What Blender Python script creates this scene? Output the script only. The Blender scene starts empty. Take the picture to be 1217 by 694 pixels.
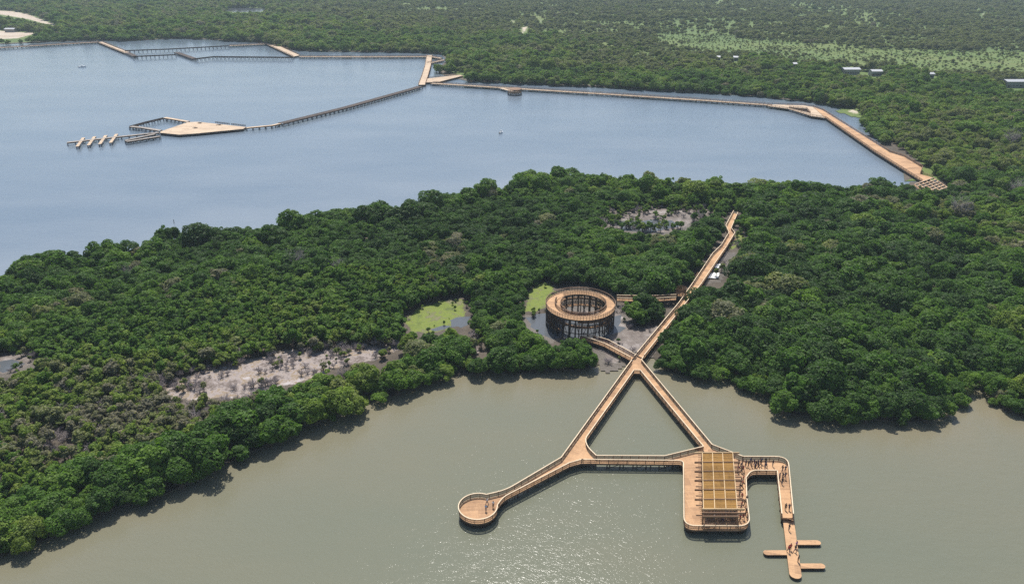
import bpy, bmesh, math, random
import numpy as np
from mathutils import Vector, Matrix
from mathutils.geometry import tessellate_polygon
R = math.radians
random.seed(7); rng = np.random.default_rng(7)
scene = bpy.context.scene
col = scene.collection
PI = math.pi

# ------------------------------------------------------------------ camera
CH, PITCH, FPX, PW, PH = 105.0, 24.5, 900.0, 1217.0, 694.0
cd = bpy.data.cameras.new('camera'); cam = bpy.data.objects.new('camera', cd); col.objects.link(cam)
cam.location = (0, 0, CH); cam.rotation_euler = (R(90 - PITCH), 0, 0)
cd.sensor_width = 36; cd.lens = 36 * FPX / PW; cd.clip_start = 1; cd.clip_end = 9000
scene.camera = cam
ct, st = math.cos(R(PITCH)), math.sin(R(PITCH))

def U(px, py, z=0.0):
    """where the line of sight through a spot of the photograph meets height z"""
    a = (px - PW / 2) / FPX; b = (PH / 2 - py) / FPX
    d = np.array([a, ct + b * st, -st + b * ct])
    s = (z - CH) / d[2]
    return np.array([d[0] * s, d[1] * s])

def proj(x, y, z):
    f = y * ct - (z - CH) * st
    u = y * st + (z - CH) * ct
    return PW / 2 + FPX * x / f, PH / 2 - FPX * u / f

def UL(pts, z=0.0): return [U(p[0], p[1], z) for p in pts]

# ------------------------------------------------------------------ tags
def tag(o, label=None, cat=None, group=None, kind=None):
    if label: o['label'] = label
    if cat: o['category'] = cat
    if group: o['group'] = group
    if kind: o['kind'] = kind
    return o
def empty(name, loc=(0, 0, 0), rz=0.0):
    o = bpy.data.objects.new(name, None); col.objects.link(o)
    o.location = loc; o.rotation_euler = (0, 0, rz); o.empty_display_size = .5
    return o
def thing(name, label, cat, loc=(0, 0, 0), rz=0.0, group=None):
    return tag(empty(name, loc, rz), label, cat, group)

# ------------------------------------------------------------------ mesh builder (world coordinates; parents are un-rotated or handled by inverse)
class MB:
    def __init__(s): s.v = []; s.f = []; s.uv = []
    def quad_box(s, c):
        n = len(s.v); s.v += [tuple(p) for p in c]
        s.f += [(n, n+3, n+2, n+1), (n+4, n+5, n+6, n+7), (n, n+1, n+5, n+4), (n+1, n+2, n+6, n+5), (n+2, n+3, n+7, n+6), (n+3, n, n+4, n+7)]
    def box(s, x0, y0, z0, x1, y1, z1):
        s.quad_box([(x0,y0,z0),(x1,y0,z0),(x1,y1,z0),(x0,y1,z0),(x0,y0,z1),(x1,y0,z1),(x1,y1,z1),(x0,y1,z1)])
    def bar(s, p, q, w, h, up=(0,0,1)):
        """a beam of rectangular section from p to q (centre line)"""
        p = Vector(p); q = Vector(q); d = (q - p)
        if d.length < 1e-6: return
        d.normalize(); u = Vector(up)
        if abs(d.dot(u)) > .98: u = Vector((0, 1, 0))
        sd = d.cross(u).normalized() * (w / 2); up_ = sd.cross(d).normalized() * (h / 2)
        c = []
        for e in (p, q): c.append([e - sd - up_, e + sd - up_, e + sd + up_, e - sd + up_])
        s.quad_box([c[0][0], c[0][1], c[1][1], c[1][0], c[0][3], c[0][2], c[1][2], c[1][3]])
    def tube(s, pts, rad, n=6, cap=True):
        base = len(s.v); m = len(pts)
        for i, p in enumerate(pts):
            p = Vector(p); a = Vector(pts[max(i-1, 0)]); b = Vector(pts[min(i+1, m-1)])
            d = (b - a).normalized(); u = Vector((1, 0, 0)) if abs(d.x) < .9 else Vector((0, 1, 0))
            e1 = d.cross(u).normalized(); e2 = d.cross(e1)
            r = rad[i] if hasattr(rad, '__len__') else rad
            for k in range(n):
                t = 2 * PI * k / n; s.v.append(tuple(p + e1 * (r * math.cos(t)) + e2 * (r * math.sin(t))))
        for i in range(m - 1):
            for k in range(n):
                a = base + i*n + k; b = base + i*n + (k+1) % n
                s.f.append((a, a + n, b + n, b))
        if cap:
            s.f.append(tuple(base + k for k in range(n))); s.f.append(tuple(base + (m-1)*n + k for k in reversed(range(n))))
    def prism(s, poly, z0, z1):
        poly = [tuple(p) for p in poly]
        if area(poly) < 0: poly = poly[::-1]
        n = len(poly); b = len(s.v)
        s.v += [(p[0], p[1], z0) for p in poly] + [(p[0], p[1], z1) for p in poly]
        for t in tessellate_polygon([[Vector((p[0], p[1], 0)) for p in poly]]):
            t = list(t)
            p0, p1, p2 = (poly[i] for i in t)
            if (p1[0]-p0[0])*(p2[1]-p0[1]) - (p1[1]-p0[1])*(p2[0]-p0[0]) < 0: t = t[::-1]
            s.f.append(tuple(b + n + i for i in t)); s.f.append(tuple(b + i for i in t[::-1]))
        for i in range(n):
            j = (i + 1) % n; s.f.append((b + i, b + j, b + n + j, b + n + i))
    def sphere(s, c, r, n=8, m=6, sz=1.0):
        b = len(s.v)
        for i in range(m + 1):
            t = PI * i / m
            for k in range(n):
                a = 2*PI*k/n; s.v.append((c[0]+r*math.sin(t)*math.cos(a), c[1]+r*math.sin(t)*math.sin(a), c[2]+r*sz*math.cos(t)))
        for i in range(m):
            for k in range(n):
                a = b+i*n+k; d = b+i*n+(k+1) % n; s.f.append((a, a+n, d+n, d))
    def build(s, name, mat, parent=None, smooth=False):
        me = bpy.data.meshes.new(name); v = s.v
        if parent is not None:
            iv = (Matrix.Translation(parent.location) @ parent.rotation_euler.to_matrix().to_4x4()).inverted()
            if parent.parent is not None:
                pp = parent.parent
                iv = iv @ (Matrix.Translation(pp.location) @ pp.rotation_euler.to_matrix().to_4x4()).inverted()
            v = [tuple(iv @ Vector(p)) for p in v]
        me.from_pydata(v, [], s.f); me.validate(); me.update()
        if smooth: me.polygons.foreach_set('use_smooth', [True] * len(me.polygons))
        me.materials.append(mat)
        o = bpy.data.objects.new(name, me); col.objects.link(o)
        if parent is not None: o.parent = parent
        return o

def area(p):
    return .5 * sum(p[i][0]*p[(i+1) % len(p)][1] - p[(i+1) % len(p)][0]*p[i][1] for i in range(len(p)))
def inside(poly, X, Y):
    poly = np.asarray(poly, float); X = np.asarray(X, float); Y = np.asarray(Y, float)
    r = np.zeros(X.shape, bool); n = len(poly); j = n - 1
    for i in range(n):
        xi, yi = poly[i]; xj, yj = poly[j]
        c = ((yi > Y) != (yj > Y))
        with np.errstate(divide='ignore', invalid='ignore'):
            r ^= c & (X < (xj - xi) * (Y - yi) / (yj - yi + 1e-12) + xi)
        j = i
    return r
def dist_line(line, X, Y):
    d = np.full(np.shape(X), 1e9)
    for a, b in zip(line[:-1], line[1:]):
        ax, ay = a; bx, by = b; vx, vy = bx-ax, by-ay; L = vx*vx + vy*vy + 1e-9
        t = np.clip(((X-ax)*vx + (Y-ay)*vy) / L, 0, 1)
        d = np.minimum(d, np.hypot(X-ax-t*vx, Y-ay-t*vy))
    return d
def fillet(pts, rads, n=6, closed=True):
    """round the corners of a polyline"""
    out = []; m = len(pts)
    for i in range(m):
        p = np.array(pts[i], float); r = rads.get(i, 0)
        if r == 0 or (not closed and i in (0, m-1)): out.append(p); continue
        a = np.array(pts[i-1], float) - p; b = np.array(pts[(i+1) % m], float) - p
        la, lb = np.linalg.norm(a), np.linalg.norm(b); a /= la; b /= lb
        t = min(r, la*.48, lb*.48)
        p0, p1 = p + a*t, p + b*t
        for k in range(n + 1):
            u = k / n; out.append((1-u)**2*p0 + 2*u*(1-u)*p + u*u*p1)
    return out
def resample(line, step):
    out = [np.array(line[0], float)]; 
    for a, b in zip(line[:-1], line[1:]):
        a = np.array(a, float); b = np.array(b, float); L = np.linalg.norm(b-a); k = max(1, round(L/step))
        out += [a + (b-a)*(i+1)/k for i in range(k)]
    return out

# ------------------------------------------------------------------ materials
def newmat(name):
    m = bpy.data.materials.new(name); m.use_nodes = True
    nt = m.node_tree; b = nt.nodes['Principled BSDF']
    return m, nt, b, nt.nodes.new, nt.links.new
def simple(name, c, rough=.6, metal=0):
    m, nt, b, N, L = newmat(name)
    b.inputs['Base Color'].default_value = (*c, 1); b.inputs['Roughness'].default_value = rough; b.inputs['Metallic'].default_value = metal
    return m
def ramp(N, stops):
    r = N('ShaderNodeValToRGB'); e = r.color_ramp.elements
    e[0].position, e[0].color = stops[0][0], (*stops[0][1], 1)
    e[1].position, e[1].color = stops[-1][0], (*stops[-1][1], 1)
    for p, c in stops[1:-1]:
        x = e.new(p); x.color = (*c, 1)
    return r
def noise(N, L, scale, detail=4, rough=.55, vec=None, stretch=None):
    n = N('ShaderNodeTexNoise'); n.inputs['Scale'].default_value = scale; n.inputs['Detail'].default_value = detail; n.inputs['Roughness'].default_value = rough
    if vec is not None:
        if stretch:
            mp = N('ShaderNodeMapping'); mp.inputs['Scale'].default_value = stretch; L(vec, mp.inputs['Vector']); vec = mp.outputs['Vector']
        L(vec, n.inputs['Vector'])
    return n
def mix(N, L, fac, a, b, mode='MIX'):
    m = N('ShaderNodeMix'); m.data_type = 'RGBA'; m.blend_type = mode
    for s, x in ((m.inputs[0], fac), (m.inputs[6], a), (m.inputs[7], b)):
        if hasattr(x, 'is_linked'): L(x, s)
        elif isinstance(x, tuple): s.default_value = (*x, 1)
        else: s.default_value = x
    return m.outputs[2]
def math_(N, L, op, a, b=None):
    m = N('ShaderNodeMath'); m.operation = op
    for i, x in enumerate((a, b)):
        if x is None: continue
        if hasattr(x, 'is_linked'): L(x, m.inputs[i])
        else: m.inputs[i].default_value = x
    return m.outputs[0]

def wood(name, light, dark, rough=.75, plank=.15):
    """weathered planks: tone per plank, wide bays of different wood, grain and dirt"""
    m, nt, b, N, L = newmat(name)
    tc = N('ShaderNodeTexCoord'); v = tc.outputs['Object']
    br = N('ShaderNodeTexBrick'); br.inputs['Scale'].default_value = 1; br.inputs['Brick Width'].default_value = 3.1; br.inputs['Row Height'].default_value = plank
    br.inputs['Mortar Size'].default_value = .006; br.inputs['Color1'].default_value = (0, 0, 0, 1); br.inputs['Color2'].default_value = (1, 1, 1, 1); br.inputs['Mortar'].default_value = (.3, .3, .3, 1)
    L(v, br.inputs['Vector'])
    br2 = N('ShaderNodeTexBrick'); br2.inputs['Scale'].default_value = 1; br2.inputs['Brick Width'].default_value = 4.6; br2.inputs['Row Height'].default_value = 2.3; br2.inputs['Mortar Size'].default_value = .01
    br2.inputs['Color1'].default_value = (0, 0, 0, 1); br2.inputs['Color2'].default_value = (1, 1, 1, 1); L(v, br2.inputs['Vector'])
    n1 = noise(N, L, .16, 3, .6, v); n2 = noise(N, L, 2.2, 5, .65, v, (1, .35, 1)); n3 = noise(N, L, .7, 4, .6, v)
    f = math_(N, L, 'ADD', math_(N, L, 'ADD', math_(N, L, 'MULTIPLY', br.outputs['Color'], .26), math_(N, L, 'MULTIPLY', br2.outputs['Color'], .34)), math_(N, L, 'ADD', math_(N, L, 'MULTIPLY', n1.outputs[0], .62), math_(N, L, 'MULTIPLY', n2.outputs[0], .5)))
    oi_ = N('ShaderNodeObjectInfo'); f = math_(N, L, 'ADD', f, math_(N, L, 'MULTIPLY', math_(N, L, 'SUBTRACT', oi_.outputs['Random'], .5), .16))
    r = ramp(N, [(.35, dark), (.72, tuple((a+c)/2 for a, c in zip(dark, light))), (1.0, light)]); L(f, r.inputs[0])
    dirt = ramp(N, [(.60, (0, 0, 0)), (.75, (1, 1, 1))]); L(n3.outputs[0], dirt.inputs[0])
    c = mix(N, L, math_(N, L, 'MULTIPLY', dirt.outputs[0], .25), r.outputs[0], tuple(x*.55 for x in dark))
    L(c, b.inputs['Base Color']); b.inputs['Roughness'].default_value = rough; b.inputs['Specular IOR Level'].default_value = .25
    bp = N('ShaderNodeBump'); bp.inputs['Strength'].default_value = .3; bp.inputs['Distance'].default_value = .02; L(n2.outputs[0], bp.inputs['Height']); L(bp.outputs[0], b.inputs['Normal'])
    return m
M = {}
M['deck'] = wood('deck_wood', (.53, .325, .175), (.24, .138, .078))
M['deck_far'] = wood('pale_deck_wood', (.56, .43, .30), (.32, .23, .155))
M['rail'] = wood('railing_wood', (.27, .165, .10), (.14, .085, .052))
M['cap'] = wood('cap_rail_wood', (.74, .60, .42), (.58, .45, .30))
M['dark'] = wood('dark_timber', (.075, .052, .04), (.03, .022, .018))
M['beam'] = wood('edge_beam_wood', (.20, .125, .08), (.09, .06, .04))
M['grey'] = wood('grey_timber', (.34, .30, .26), (.19, .165, .145))
M['purlin'] = wood('pale_roof_beam', (.60, .44, .25), (.44, .31, .17))
M['thatch'] = wood('ochre_cane', (.32, .175, .045), (.12, .062, .017), .8, .1)
M['concrete'] = simple('pale_pile_concrete', (.52, .50, .47), .8)
M['white'] = simple('white_sheet', (.82, .82, .80), .5)
M['white_paint'] = simple('white_paint', (.78, .78, .77), .4)
M['rust'] = simple('rusted_steel', (.23, .11, .06), .7)
M['metal'] = simple('pale_roof_metal', (.42, .43, .44), .5, .2)
M['wall'] = simple('rendered_wall', (.36, .34, .31), .8)
M['windowglass'] = simple('window_glass', (.03, .035, .04), .15)

def leafmat(name, stops, rough=.55, trans=.45):
    """foliage: tint of the tree (0 dark .. 1 grey), light and dark leaves mixed"""
    m, nt, b, N, L = newmat(name)
    at = N('ShaderNodeAttribute'); at.attribute_type = 'INSTANCER'; at.attribute_name = 'tint'
    lv = N('ShaderNodeAttribute'); lv.attribute_type = 'GEOMETRY'; lv.attribute_name = 'leaf'
    r = ramp(N, stops); L(at.outputs['Fac'], r.inputs[0])
    g = ramp(N, [(0, (.5, .54, .52)), (.5, (1, 1, 1)), (1, (1.6, 1.5, 1.1))]); L(lv.outputs['Fac'], g.inputs[0])
    c = mix(N, L, 1.0, r.outputs[0], g.outputs[0], 'MULTIPLY')
    L(c, b.inputs['Base Color']); b.inputs['Roughness'].default_value = rough; b.inputs['Specular IOR Level'].default_value = .22
    tr = N('ShaderNodeBsdfTranslucent'); tc = mix(N, L, 1.0, c, (1.1, 1.25, .5), 'MULTIPLY'); L(tc, tr.inputs['Color'])
    ms = N('ShaderNodeMixShader'); ms.inputs[0].default_value = trans
    L(b.outputs[0], ms.inputs[1]); L(tr.outputs[0], ms.inputs[2]); L(ms.outputs[0], nt.nodes['Material Output'].inputs[0])
    return m
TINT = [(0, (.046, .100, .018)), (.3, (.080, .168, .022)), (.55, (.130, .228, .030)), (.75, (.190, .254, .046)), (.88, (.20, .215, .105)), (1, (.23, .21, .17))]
M['leaf'] = leafmat('mangrove_leaf', TINT)
M['bark'] = wood('mangrove_bark', (.17, .135, .105), (.085, .065, .05))
M['twig'] = simple('bare_twig', (.30, .26, .25), .8)

def water(name, deep, silt, rough, wave, big):
    m, nt, b, N, L = newmat(name)
    tc = N('ShaderNodeTexCoord'); v = tc.outputs['Object']
    at = N('ShaderNodeAttribute'); at.attribute_name = 'silt'
    n0 = noise(N, L, .012, 4, .55, v, (1, 2.2, 1))  # broad noise paints wind-streak sheen into the colour, on top of shore silt
    f = math_(N, L, 'ADD', at.outputs['Fac'], math_(N, L, 'MULTIPLY', math_(N, L, 'SUBTRACT', n0.outputs[0], .42), .9))
    r = ramp(N, [(0, deep), (1, silt)]); L(f, r.inputs[0])
    L(r.outputs[0], b.inputs['Base Color']); b.inputs['IOR'].default_value = 1.33
    # patches of breeze: rougher and smoother water
    n4 = noise(N, L, .009, 5, .6, v, (.5, 1.6, 1)); rr = N('ShaderNodeMapRange'); L(n4.outputs[0], rr.inputs[0]); rr.inputs[1].default_value = .35; rr.inputs[2].default_value = .65
    rr.inputs[3].default_value = rough * .8; rr.inputs[4].default_value = rough * 1.3; L(rr.outputs[0], b.inputs['Roughness'])
    mr_ = N('ShaderNodeMapping'); mr_.inputs['Rotation'].default_value = (0, 0, .55); L(v, mr_.inputs['Vector'])
    n1 = noise(N, L, 1.15, 3, .6, mr_.outputs[0], (.7, 2.0, 1)); n2 = noise(N, L, .28, 3, .5, v, (1, 1.8, 1)); n3 = noise(N, L, 4.0, 2, .6, v)
    h = math_(N, L, 'ADD', n1.outputs[0], math_(N, L, 'ADD', math_(N, L, 'MULTIPLY', n2.outputs[0], big), math_(N, L, 'MULTIPLY', n3.outputs[0], .22)))
    bp = N('ShaderNodeBump'); bp.inputs['Strength'].default_value = 1; bp.inputs['Distance'].default_value = wave; L(h, bp.inputs['Height']); L(bp.outputs[0], b.inputs['Normal'])
    return m
M['lagoon'] = water('lagoon_water', (.146, .155, .112), (.202, .176, .115), .09, .070, 1.5)
M['bay'] = water('bay_water', (.135, .178, .225), (.265, .295, .32), .10, .07, 1.2)

MUD = [(.35, (.045, .036, .026)), (.5, (.085, .068, .05)), (.65, (.14, .115, .09))]
def ground(name, stops, scales=(.02, .25, 2.0), rough=.9, melt=None, reach=3.5):
    m, nt, b, N, L = newmat(name)
    tc = N('ShaderNodeTexCoord'); v = tc.outputs['Object']
    if melt:
        at = N('ShaderNodeAttribute'); at.attribute_name = 'edge'
        me_ = [noise(N, L, s_, 5, .62, v) for s_ in (.02, .25, 2.0)]
        f_ = math_(N, L, 'ADD', math_(N, L, 'MULTIPLY', me_[0].outputs[0], .5), math_(N, L, 'ADD', math_(N, L, 'MULTIPLY', me_[1].outputs[0], .3), math_(N, L, 'MULTIPLY', me_[2].outputs[0], .2)))
        mr = ramp(N, melt); L(f_, mr.inputs[0])
        ng_ = noise(N, L, .32, 6, .68, v)
        ff = math_(N, L, 'ADD', math_(N, L, 'DIVIDE', at.outputs['Fac'], reach), math_(N, L, 'MULTIPLY', math_(N, L, 'SUBTRACT', ng_.outputs[0], .5), 2.6))
        er = ramp(N, [(.35, (0, 0, 0)), (.62, (1, 1, 1))]); L(ff, er.inputs[0])
    ns = [noise(N, L, s, 5, .62, v) for s in scales]
    f = math_(N, L, 'ADD', math_(N, L, 'MULTIPLY', ns[0].outputs[0], .5), math_(N, L, 'ADD', math_(N, L, 'MULTIPLY', ns[1].outputs[0], .3), math_(N, L, 'MULTIPLY', ns[2].outputs[0], .2)))
    r = ramp(N, stops); L(f, r.inputs[0]); out = mix(N, L, er.outputs[0], mr.outputs[0], r.outputs[0]) if melt else r.outputs[0]
    L(out, b.inputs['Base Color']); b.inputs['Roughness'].default_value = rough
    bp = N('ShaderNodeBump'); bp.inputs['Distance'].default_value = .25; bp.inputs['Strength'].default_value = .7; L(ns[2].outputs[0], bp.inputs['Height']); L(bp.outputs[0], b.inputs['Normal'])
    return m
M['mud'] = ground('mangrove_mud', [(.35, (.045, .036, .026)), (.5, (.085, .068, .05)), (.65, (.14, .115, .09))])
SCRUB = [(.36, (.058, .105, .02)), (.48, (.090, .145, .026)), (.56, (.118, .158, .032)), (.68, (.13, .125, .05))]
M['mainland'] = ground('scrub_ground', SCRUB, (.006, .04, .5))
M['mudflat'] = ground('pale_mudflat', [(.36, (.08, .062, .05)), (.44, (.18, .145, .125)), (.49, (.33, .285, .265)), (.53, (.23, .165, .09)), (.57, (.37, .325, .305)), (.66, (.45, .415, .40))], (.09, .5, 1.9), melt=MUD, reach=1.7)
M['wetmud'] = ground('wet_mud', [(.38, (.07, .05, .04)), (.5, (.15, .12, .10)), (.58, (.25, .215, .195)), (.66, (.34, .31, .30))], (.1, .5, 1.8), .55, melt=MUD, reach=2.5)
M['grass'] = ground('marsh_grass', [(.36, (.07, .09, .03)), (.44, (.13, .17, .03)), (.50, (.165, .21, .03)), (.55, (.13, .145, .05)), (.62, (.21, .18, .11))], (.13, .5, 2.2), melt=MUD, reach=2.2)
M['sand'] = ground('sand', [(.38, (.36, .28, .2)), (.5, (.48, .40, .31)), (.65, (.58, .52, .44))], (.02, .2, 1.0), melt=SCRUB, reach=6)
M['seabed'] = simple('lake_bed', (.12, .10, .07), .9)
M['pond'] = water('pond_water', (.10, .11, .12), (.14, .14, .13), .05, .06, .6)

# ------------------------------------------------------------------ world, sun
SE, SA = 62.0, -8.0      # elevation; azimuth from +Y towards +X
w = bpy.data.worlds.new('World'); scene.world = w; w.use_nodes = True
nt = w.node_tree; sky = nt.nodes.new('ShaderNodeTexSky'); sky.sky_type = 'NISHITA'; sky.sun_disc = False
sky.sun_elevation = R(SE); sky.sun_rotation = R(SA); sky.air_density = 1.0; sky.dust_density = 1.5; sky.ozone_density = 1.0
nt.links.new(sky.outputs[0], nt.nodes['Background'].inputs[0]); nt.nodes['Background'].inputs[1].default_value = .095
ld = bpy.data.lights.new('sun', 'SUN'); ld.energy = 3.9; ld.angle = R(.5); ld.color = (1, .955, .89)
sun = bpy.data.objects.new('sun', ld); col.objects.link(sun)
sd = Vector((math.sin(R(SA))*math.cos(R(SE)), math.cos(R(SA))*math.cos(R(SE)), math.sin(R(SE))))
sun.rotation_euler = (-sd).to_track_quat('-Z', 'Y').to_euler(); sun.location = (0, 0, 300)
vs = scene.view_settings; vs.view_transform = 'Standard'; vs.look = 'None'; vs.exposure = .46; vs.gamma = 1; vs.use_curve_mapping = False
c = scene.cycles; c.use_denoising = False; c.max_bounces = 6; c.diffuse_bounces = 3; c.glossy_bounces = 2; c.transmission_bounces = 3; c.transparent_max_bounces = 6; c.sample_clamp_indirect = 4; c.sample_clamp_direct = 3.5
c.caustics_reflective = False; c.caustics_refractive = False
try: c.denoising_prefilter = 'ACCURATE'
except Exception: pass

# ------------------------------------------------------------------ shorelines and clearings
near_px = [(-260, 770), (-120, 715), (0, 672), (60, 650), (140, 612), (190, 600), (240, 577), (300, 545), (340, 530), (372, 510), (410, 500), (440, 485), (470, 478), (500, 462), (540, 453), (585, 447), (620, 450), (650, 446), (690, 446), (716, 440), (738, 430), (770, 428), (780, 442), (800, 450), (830, 455), (860, 455), (880, 465), (905, 475), (915, 490), (940, 500), (985, 503), (1040, 506), (1085, 510), (1122, 505), (1142, 492), (1150, 474), (1160, 458), (1172, 462), (1178, 488), (1217, 503), (1300, 512), (1500, 520)]
far_px = [(-260, 372), (-120, 345), (0, 325), (30, 305), (55, 297), (110, 297), (130, 292), (175, 292), (192, 276), (222, 270), (290, 268), (325, 270), (339, 259), (400, 246), (455, 248), (530, 233), (560, 223), (612, 219), (626, 209), (680, 202), (720, 208), (800, 215), (890, 218), (960, 214), (1010, 221), (1072, 220)]
main_px = [(1072, 217), (1066, 196), (1046, 176), (1028, 155), (1020, 140), (1008, 131), (985, 127), (960, 122), (900, 116), (840, 112), (740, 106.5), (640, 101.5), (590, 99.5), (556, 98), (535, 93), (518, 88), (518, 82), (528, 72), (522, 65), (480, 63.2), (380, 62.2), (356, 61.5), (330, 57), (310, 50.5), (285, 50.3), (246, 48), (215, 46.5), (180, 48), (146, 50), (118, 48.6), (60, 50.5), (0, 53.5), (-200, 62), (-420, 70)]
near_w = UL(near_px, 0); far_w = UL(far_px, 5.5); main_w = UL(main_px, 0)
pen = near_w + [np.array((900., 110.)), np.array((900., 420.))] + [main_w[0] + np.array((4, 0))] + far_w[::-1]
main = [np.array((900., 420.))] + main_w + [np.array((-2600., 620.)), np.array((-2600., 3300.)), np.array((2600., 3300.)), np.array((2600., 420.))]
split = [np.array((-2600., 130.))] + UL([(0, 480), (300, 400), (600, 355), (900, 345), (1217, 340)], 0) + [np.array((2600., 240.))]

def sheet(name, polys, z, mat, kind='structure', label=None, thick=None):
    b = MB()
    for p in polys:
        if thick: b.prism(p, z - thick, z)
        else:
            p = [tuple(q) for q in p]
            if area(p) < 0: p = p[::-1]
            n = len(b.v); b.v += [(q[0], q[1], z) for q in p]
            for t in tessellate_polygon([[Vector((q[0], q[1], 0)) for q in p]]):
                t = list(t); p0, p1, p2 = (p[i] for i in t)
                if (p1[0]-p0[0])*(p2[1]-p0[1]) - (p1[1]-p0[1])*(p2[0]-p0[0]) < 0: t = t[::-1]
                b.f.append(tuple(n + i for i in t))
    o = b.build(name, mat); o['kind'] = kind
    if label: o['label'] = label
    return o
sheet('ground', [[(-2600, -60), (2600, -60), (2600, 3300), (-2600, 3300)]], -1.6, M['seabed'])
def pull_in(poly, idx, d):
    p = [np.array(q, float) for q in poly]; n = len(p); sg = 1 if area(p) > 0 else -1; out = list(p)
    for i in idx:
        a = p[i] - p[i-1]; c_ = p[(i+1) % n] - p[i]; a = a/np.linalg.norm(a); c_ = c_/np.linalg.norm(c_)
        nn = sg*np.array([-(a[1]+c_[1]), a[0]+c_[0]]); out[i] = p[i] + nn/(np.linalg.norm(nn)+1e-9)*d
    return out
pen_land = pull_in(pen, range(len(near_w)), 2.6)
sheet('mangrove_shore', [pen_land], .22, M['mud'], thick=1.0)
main_land = pull_in(main, range(1, 1 + len(main_w)), 2.5)
sheet('mainland_terrain', [main_land], .26, M['mainland'], thick=1.0)

n0_ = len(main_w)
sheet('mud_bank', [main_land[1:1+n0_] + pull_in(main, range(1, 1 + n0_), 13)[1:1+n0_][::-1]], .272, M['mud'])
def grid_sheet(name, xs, ys, keep, silt, mat):
    X, Y = np.meshgrid(xs, ys); nx = len(xs)
    v = np.stack([X.ravel(), Y.ravel(), np.zeros(X.size)], 1)
    f = []
    for j in range(len(ys) - 1):
        for i in range(nx - 1):
            if keep(.5*(xs[i]+xs[i+1]), .5*(ys[j]+ys[j+1])): a = j*nx + i; f.append((a, a+1, a+nx+1, a+nx))
    me = bpy.data.meshes.new(name); me.from_pydata(v.tolist(), [], f); me.update()
    at = me.attributes.new('silt', 'FLOAT', 'POINT'); at.data.foreach_set('value', silt(v[:, 0], v[:, 1]).astype(np.float32))
    me.materials.append(mat); o = bpy.data.objects.new(name, me); col.objects.link(o); o['kind'] = 'structure'
    return o
split_y = lambda x: np.interp(x, [p[0] for p in split], [p[1] for p in split])
nline = [tuple(p) for p in near_w]
grid_sheet('lagoon_water', np.concatenate([[-2600, -900], np.arange(-420, 421, 6.), [900, 2600]]), np.concatenate([[-60, 20], np.arange(50, 270, 6.)]),
           lambda x, y: y < split_y(x) + 8, lambda x, y: np.exp(-dist_line(nline, x, y) / 13.) * .8 * np.clip((x + 260) / 250, .45, 1), M['lagoon'])
mline = [tuple(p) for p in main_w]; fline = [tuple(p) for p in far_w]
b_ys = np.concatenate([np.arange(120, 900, 20.), [1200, 2000, 3300]])
grid_sheet('bay_water', np.concatenate([[-2600, -1500], np.arange(-1000, 801, 20.), [1500, 2600]]), b_ys,
           lambda x, y: y >= split_y(x) + 8.0 - 26 and y > 118, lambda x, y: np.exp(-dist_line(fline, x, y) / 25.) * .5, M['bay']).location.z = -.004

# clearings (in the plane of the ground), each a sheet a few millimetres over the mud
cl = {}
cl['mudflat'] = [[(190, 462), (212, 448), (245, 436), (300, 427), (350, 418), (420, 411), (476, 410), (480, 417), (454, 427), (400, 438), (350, 452), (300, 463), (250, 467), (205, 466)],
                 [(560, 400), (572, 396), (575, 415), (560, 420), (553, 410)], [(64, 512), (80, 508), (86, 522), (72, 528)]]
cl['grass'] = [[(478, 380), (500, 362), (520, 357), (550, 353), (556, 362), (556, 378), (530, 394), (508, 400), (484, 392)],
               [(871, 278), (886, 275), (892, 285), (878, 296), (866, 296)], [(622, 352), (640, 333), (655, 334), (664, 346), (655, 362), (640, 372), (620, 372)]]
cl['wetmud'] = [[(708, 262), (725, 252), (770, 246), (835, 245), (852, 248), (840, 258), (800, 278), (750, 276), (720, 270)],
                [(0, 420), (20, 412), (46, 411), (40, 430), (25, 440), (0, 448), (-40, 452), (-40, 425)],
                [(625, 376), (650, 366), (742, 366), (744, 384), (790, 384), (770, 418), (752, 424), (722, 438), (716, 424), (700, 405), (655, 401), (636, 398)],
                
                [(830, 336), (848, 306), (862, 290), (874, 276), (884, 276), (890, 288), (874, 298), (864, 306), (862, 318), (850, 333)]]
cl['pond'] = [[(533, 380), (544, 376), (557, 376), (559, 386), (545, 391), (534, 389)], [(513, 391), (526, 386), (532, 390), (520, 395)], [(625, 378), (650, 372), (680, 376), (738, 374), (740, 392), (722, 403), (690, 401), (655, 402), (640, 398), (630, 388)], [(722, 262), (800, 262), (812, 268), (780, 276), (740, 274)], [(0, 430), (20, 424), (30, 432), (18, 440), (0, 444)]]  # third pool: grey water by the ring, stretched under it to paint shade
names = {'mudflat': 'mudflat', 'grass': 'marsh_ground', 'wetmud': 'wet_mud_ground', 'pond': 'pond_water'}
zof = {'wetmud': .232, 'grass': .236, 'mudflat': .240, 'pond': .246}
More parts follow.
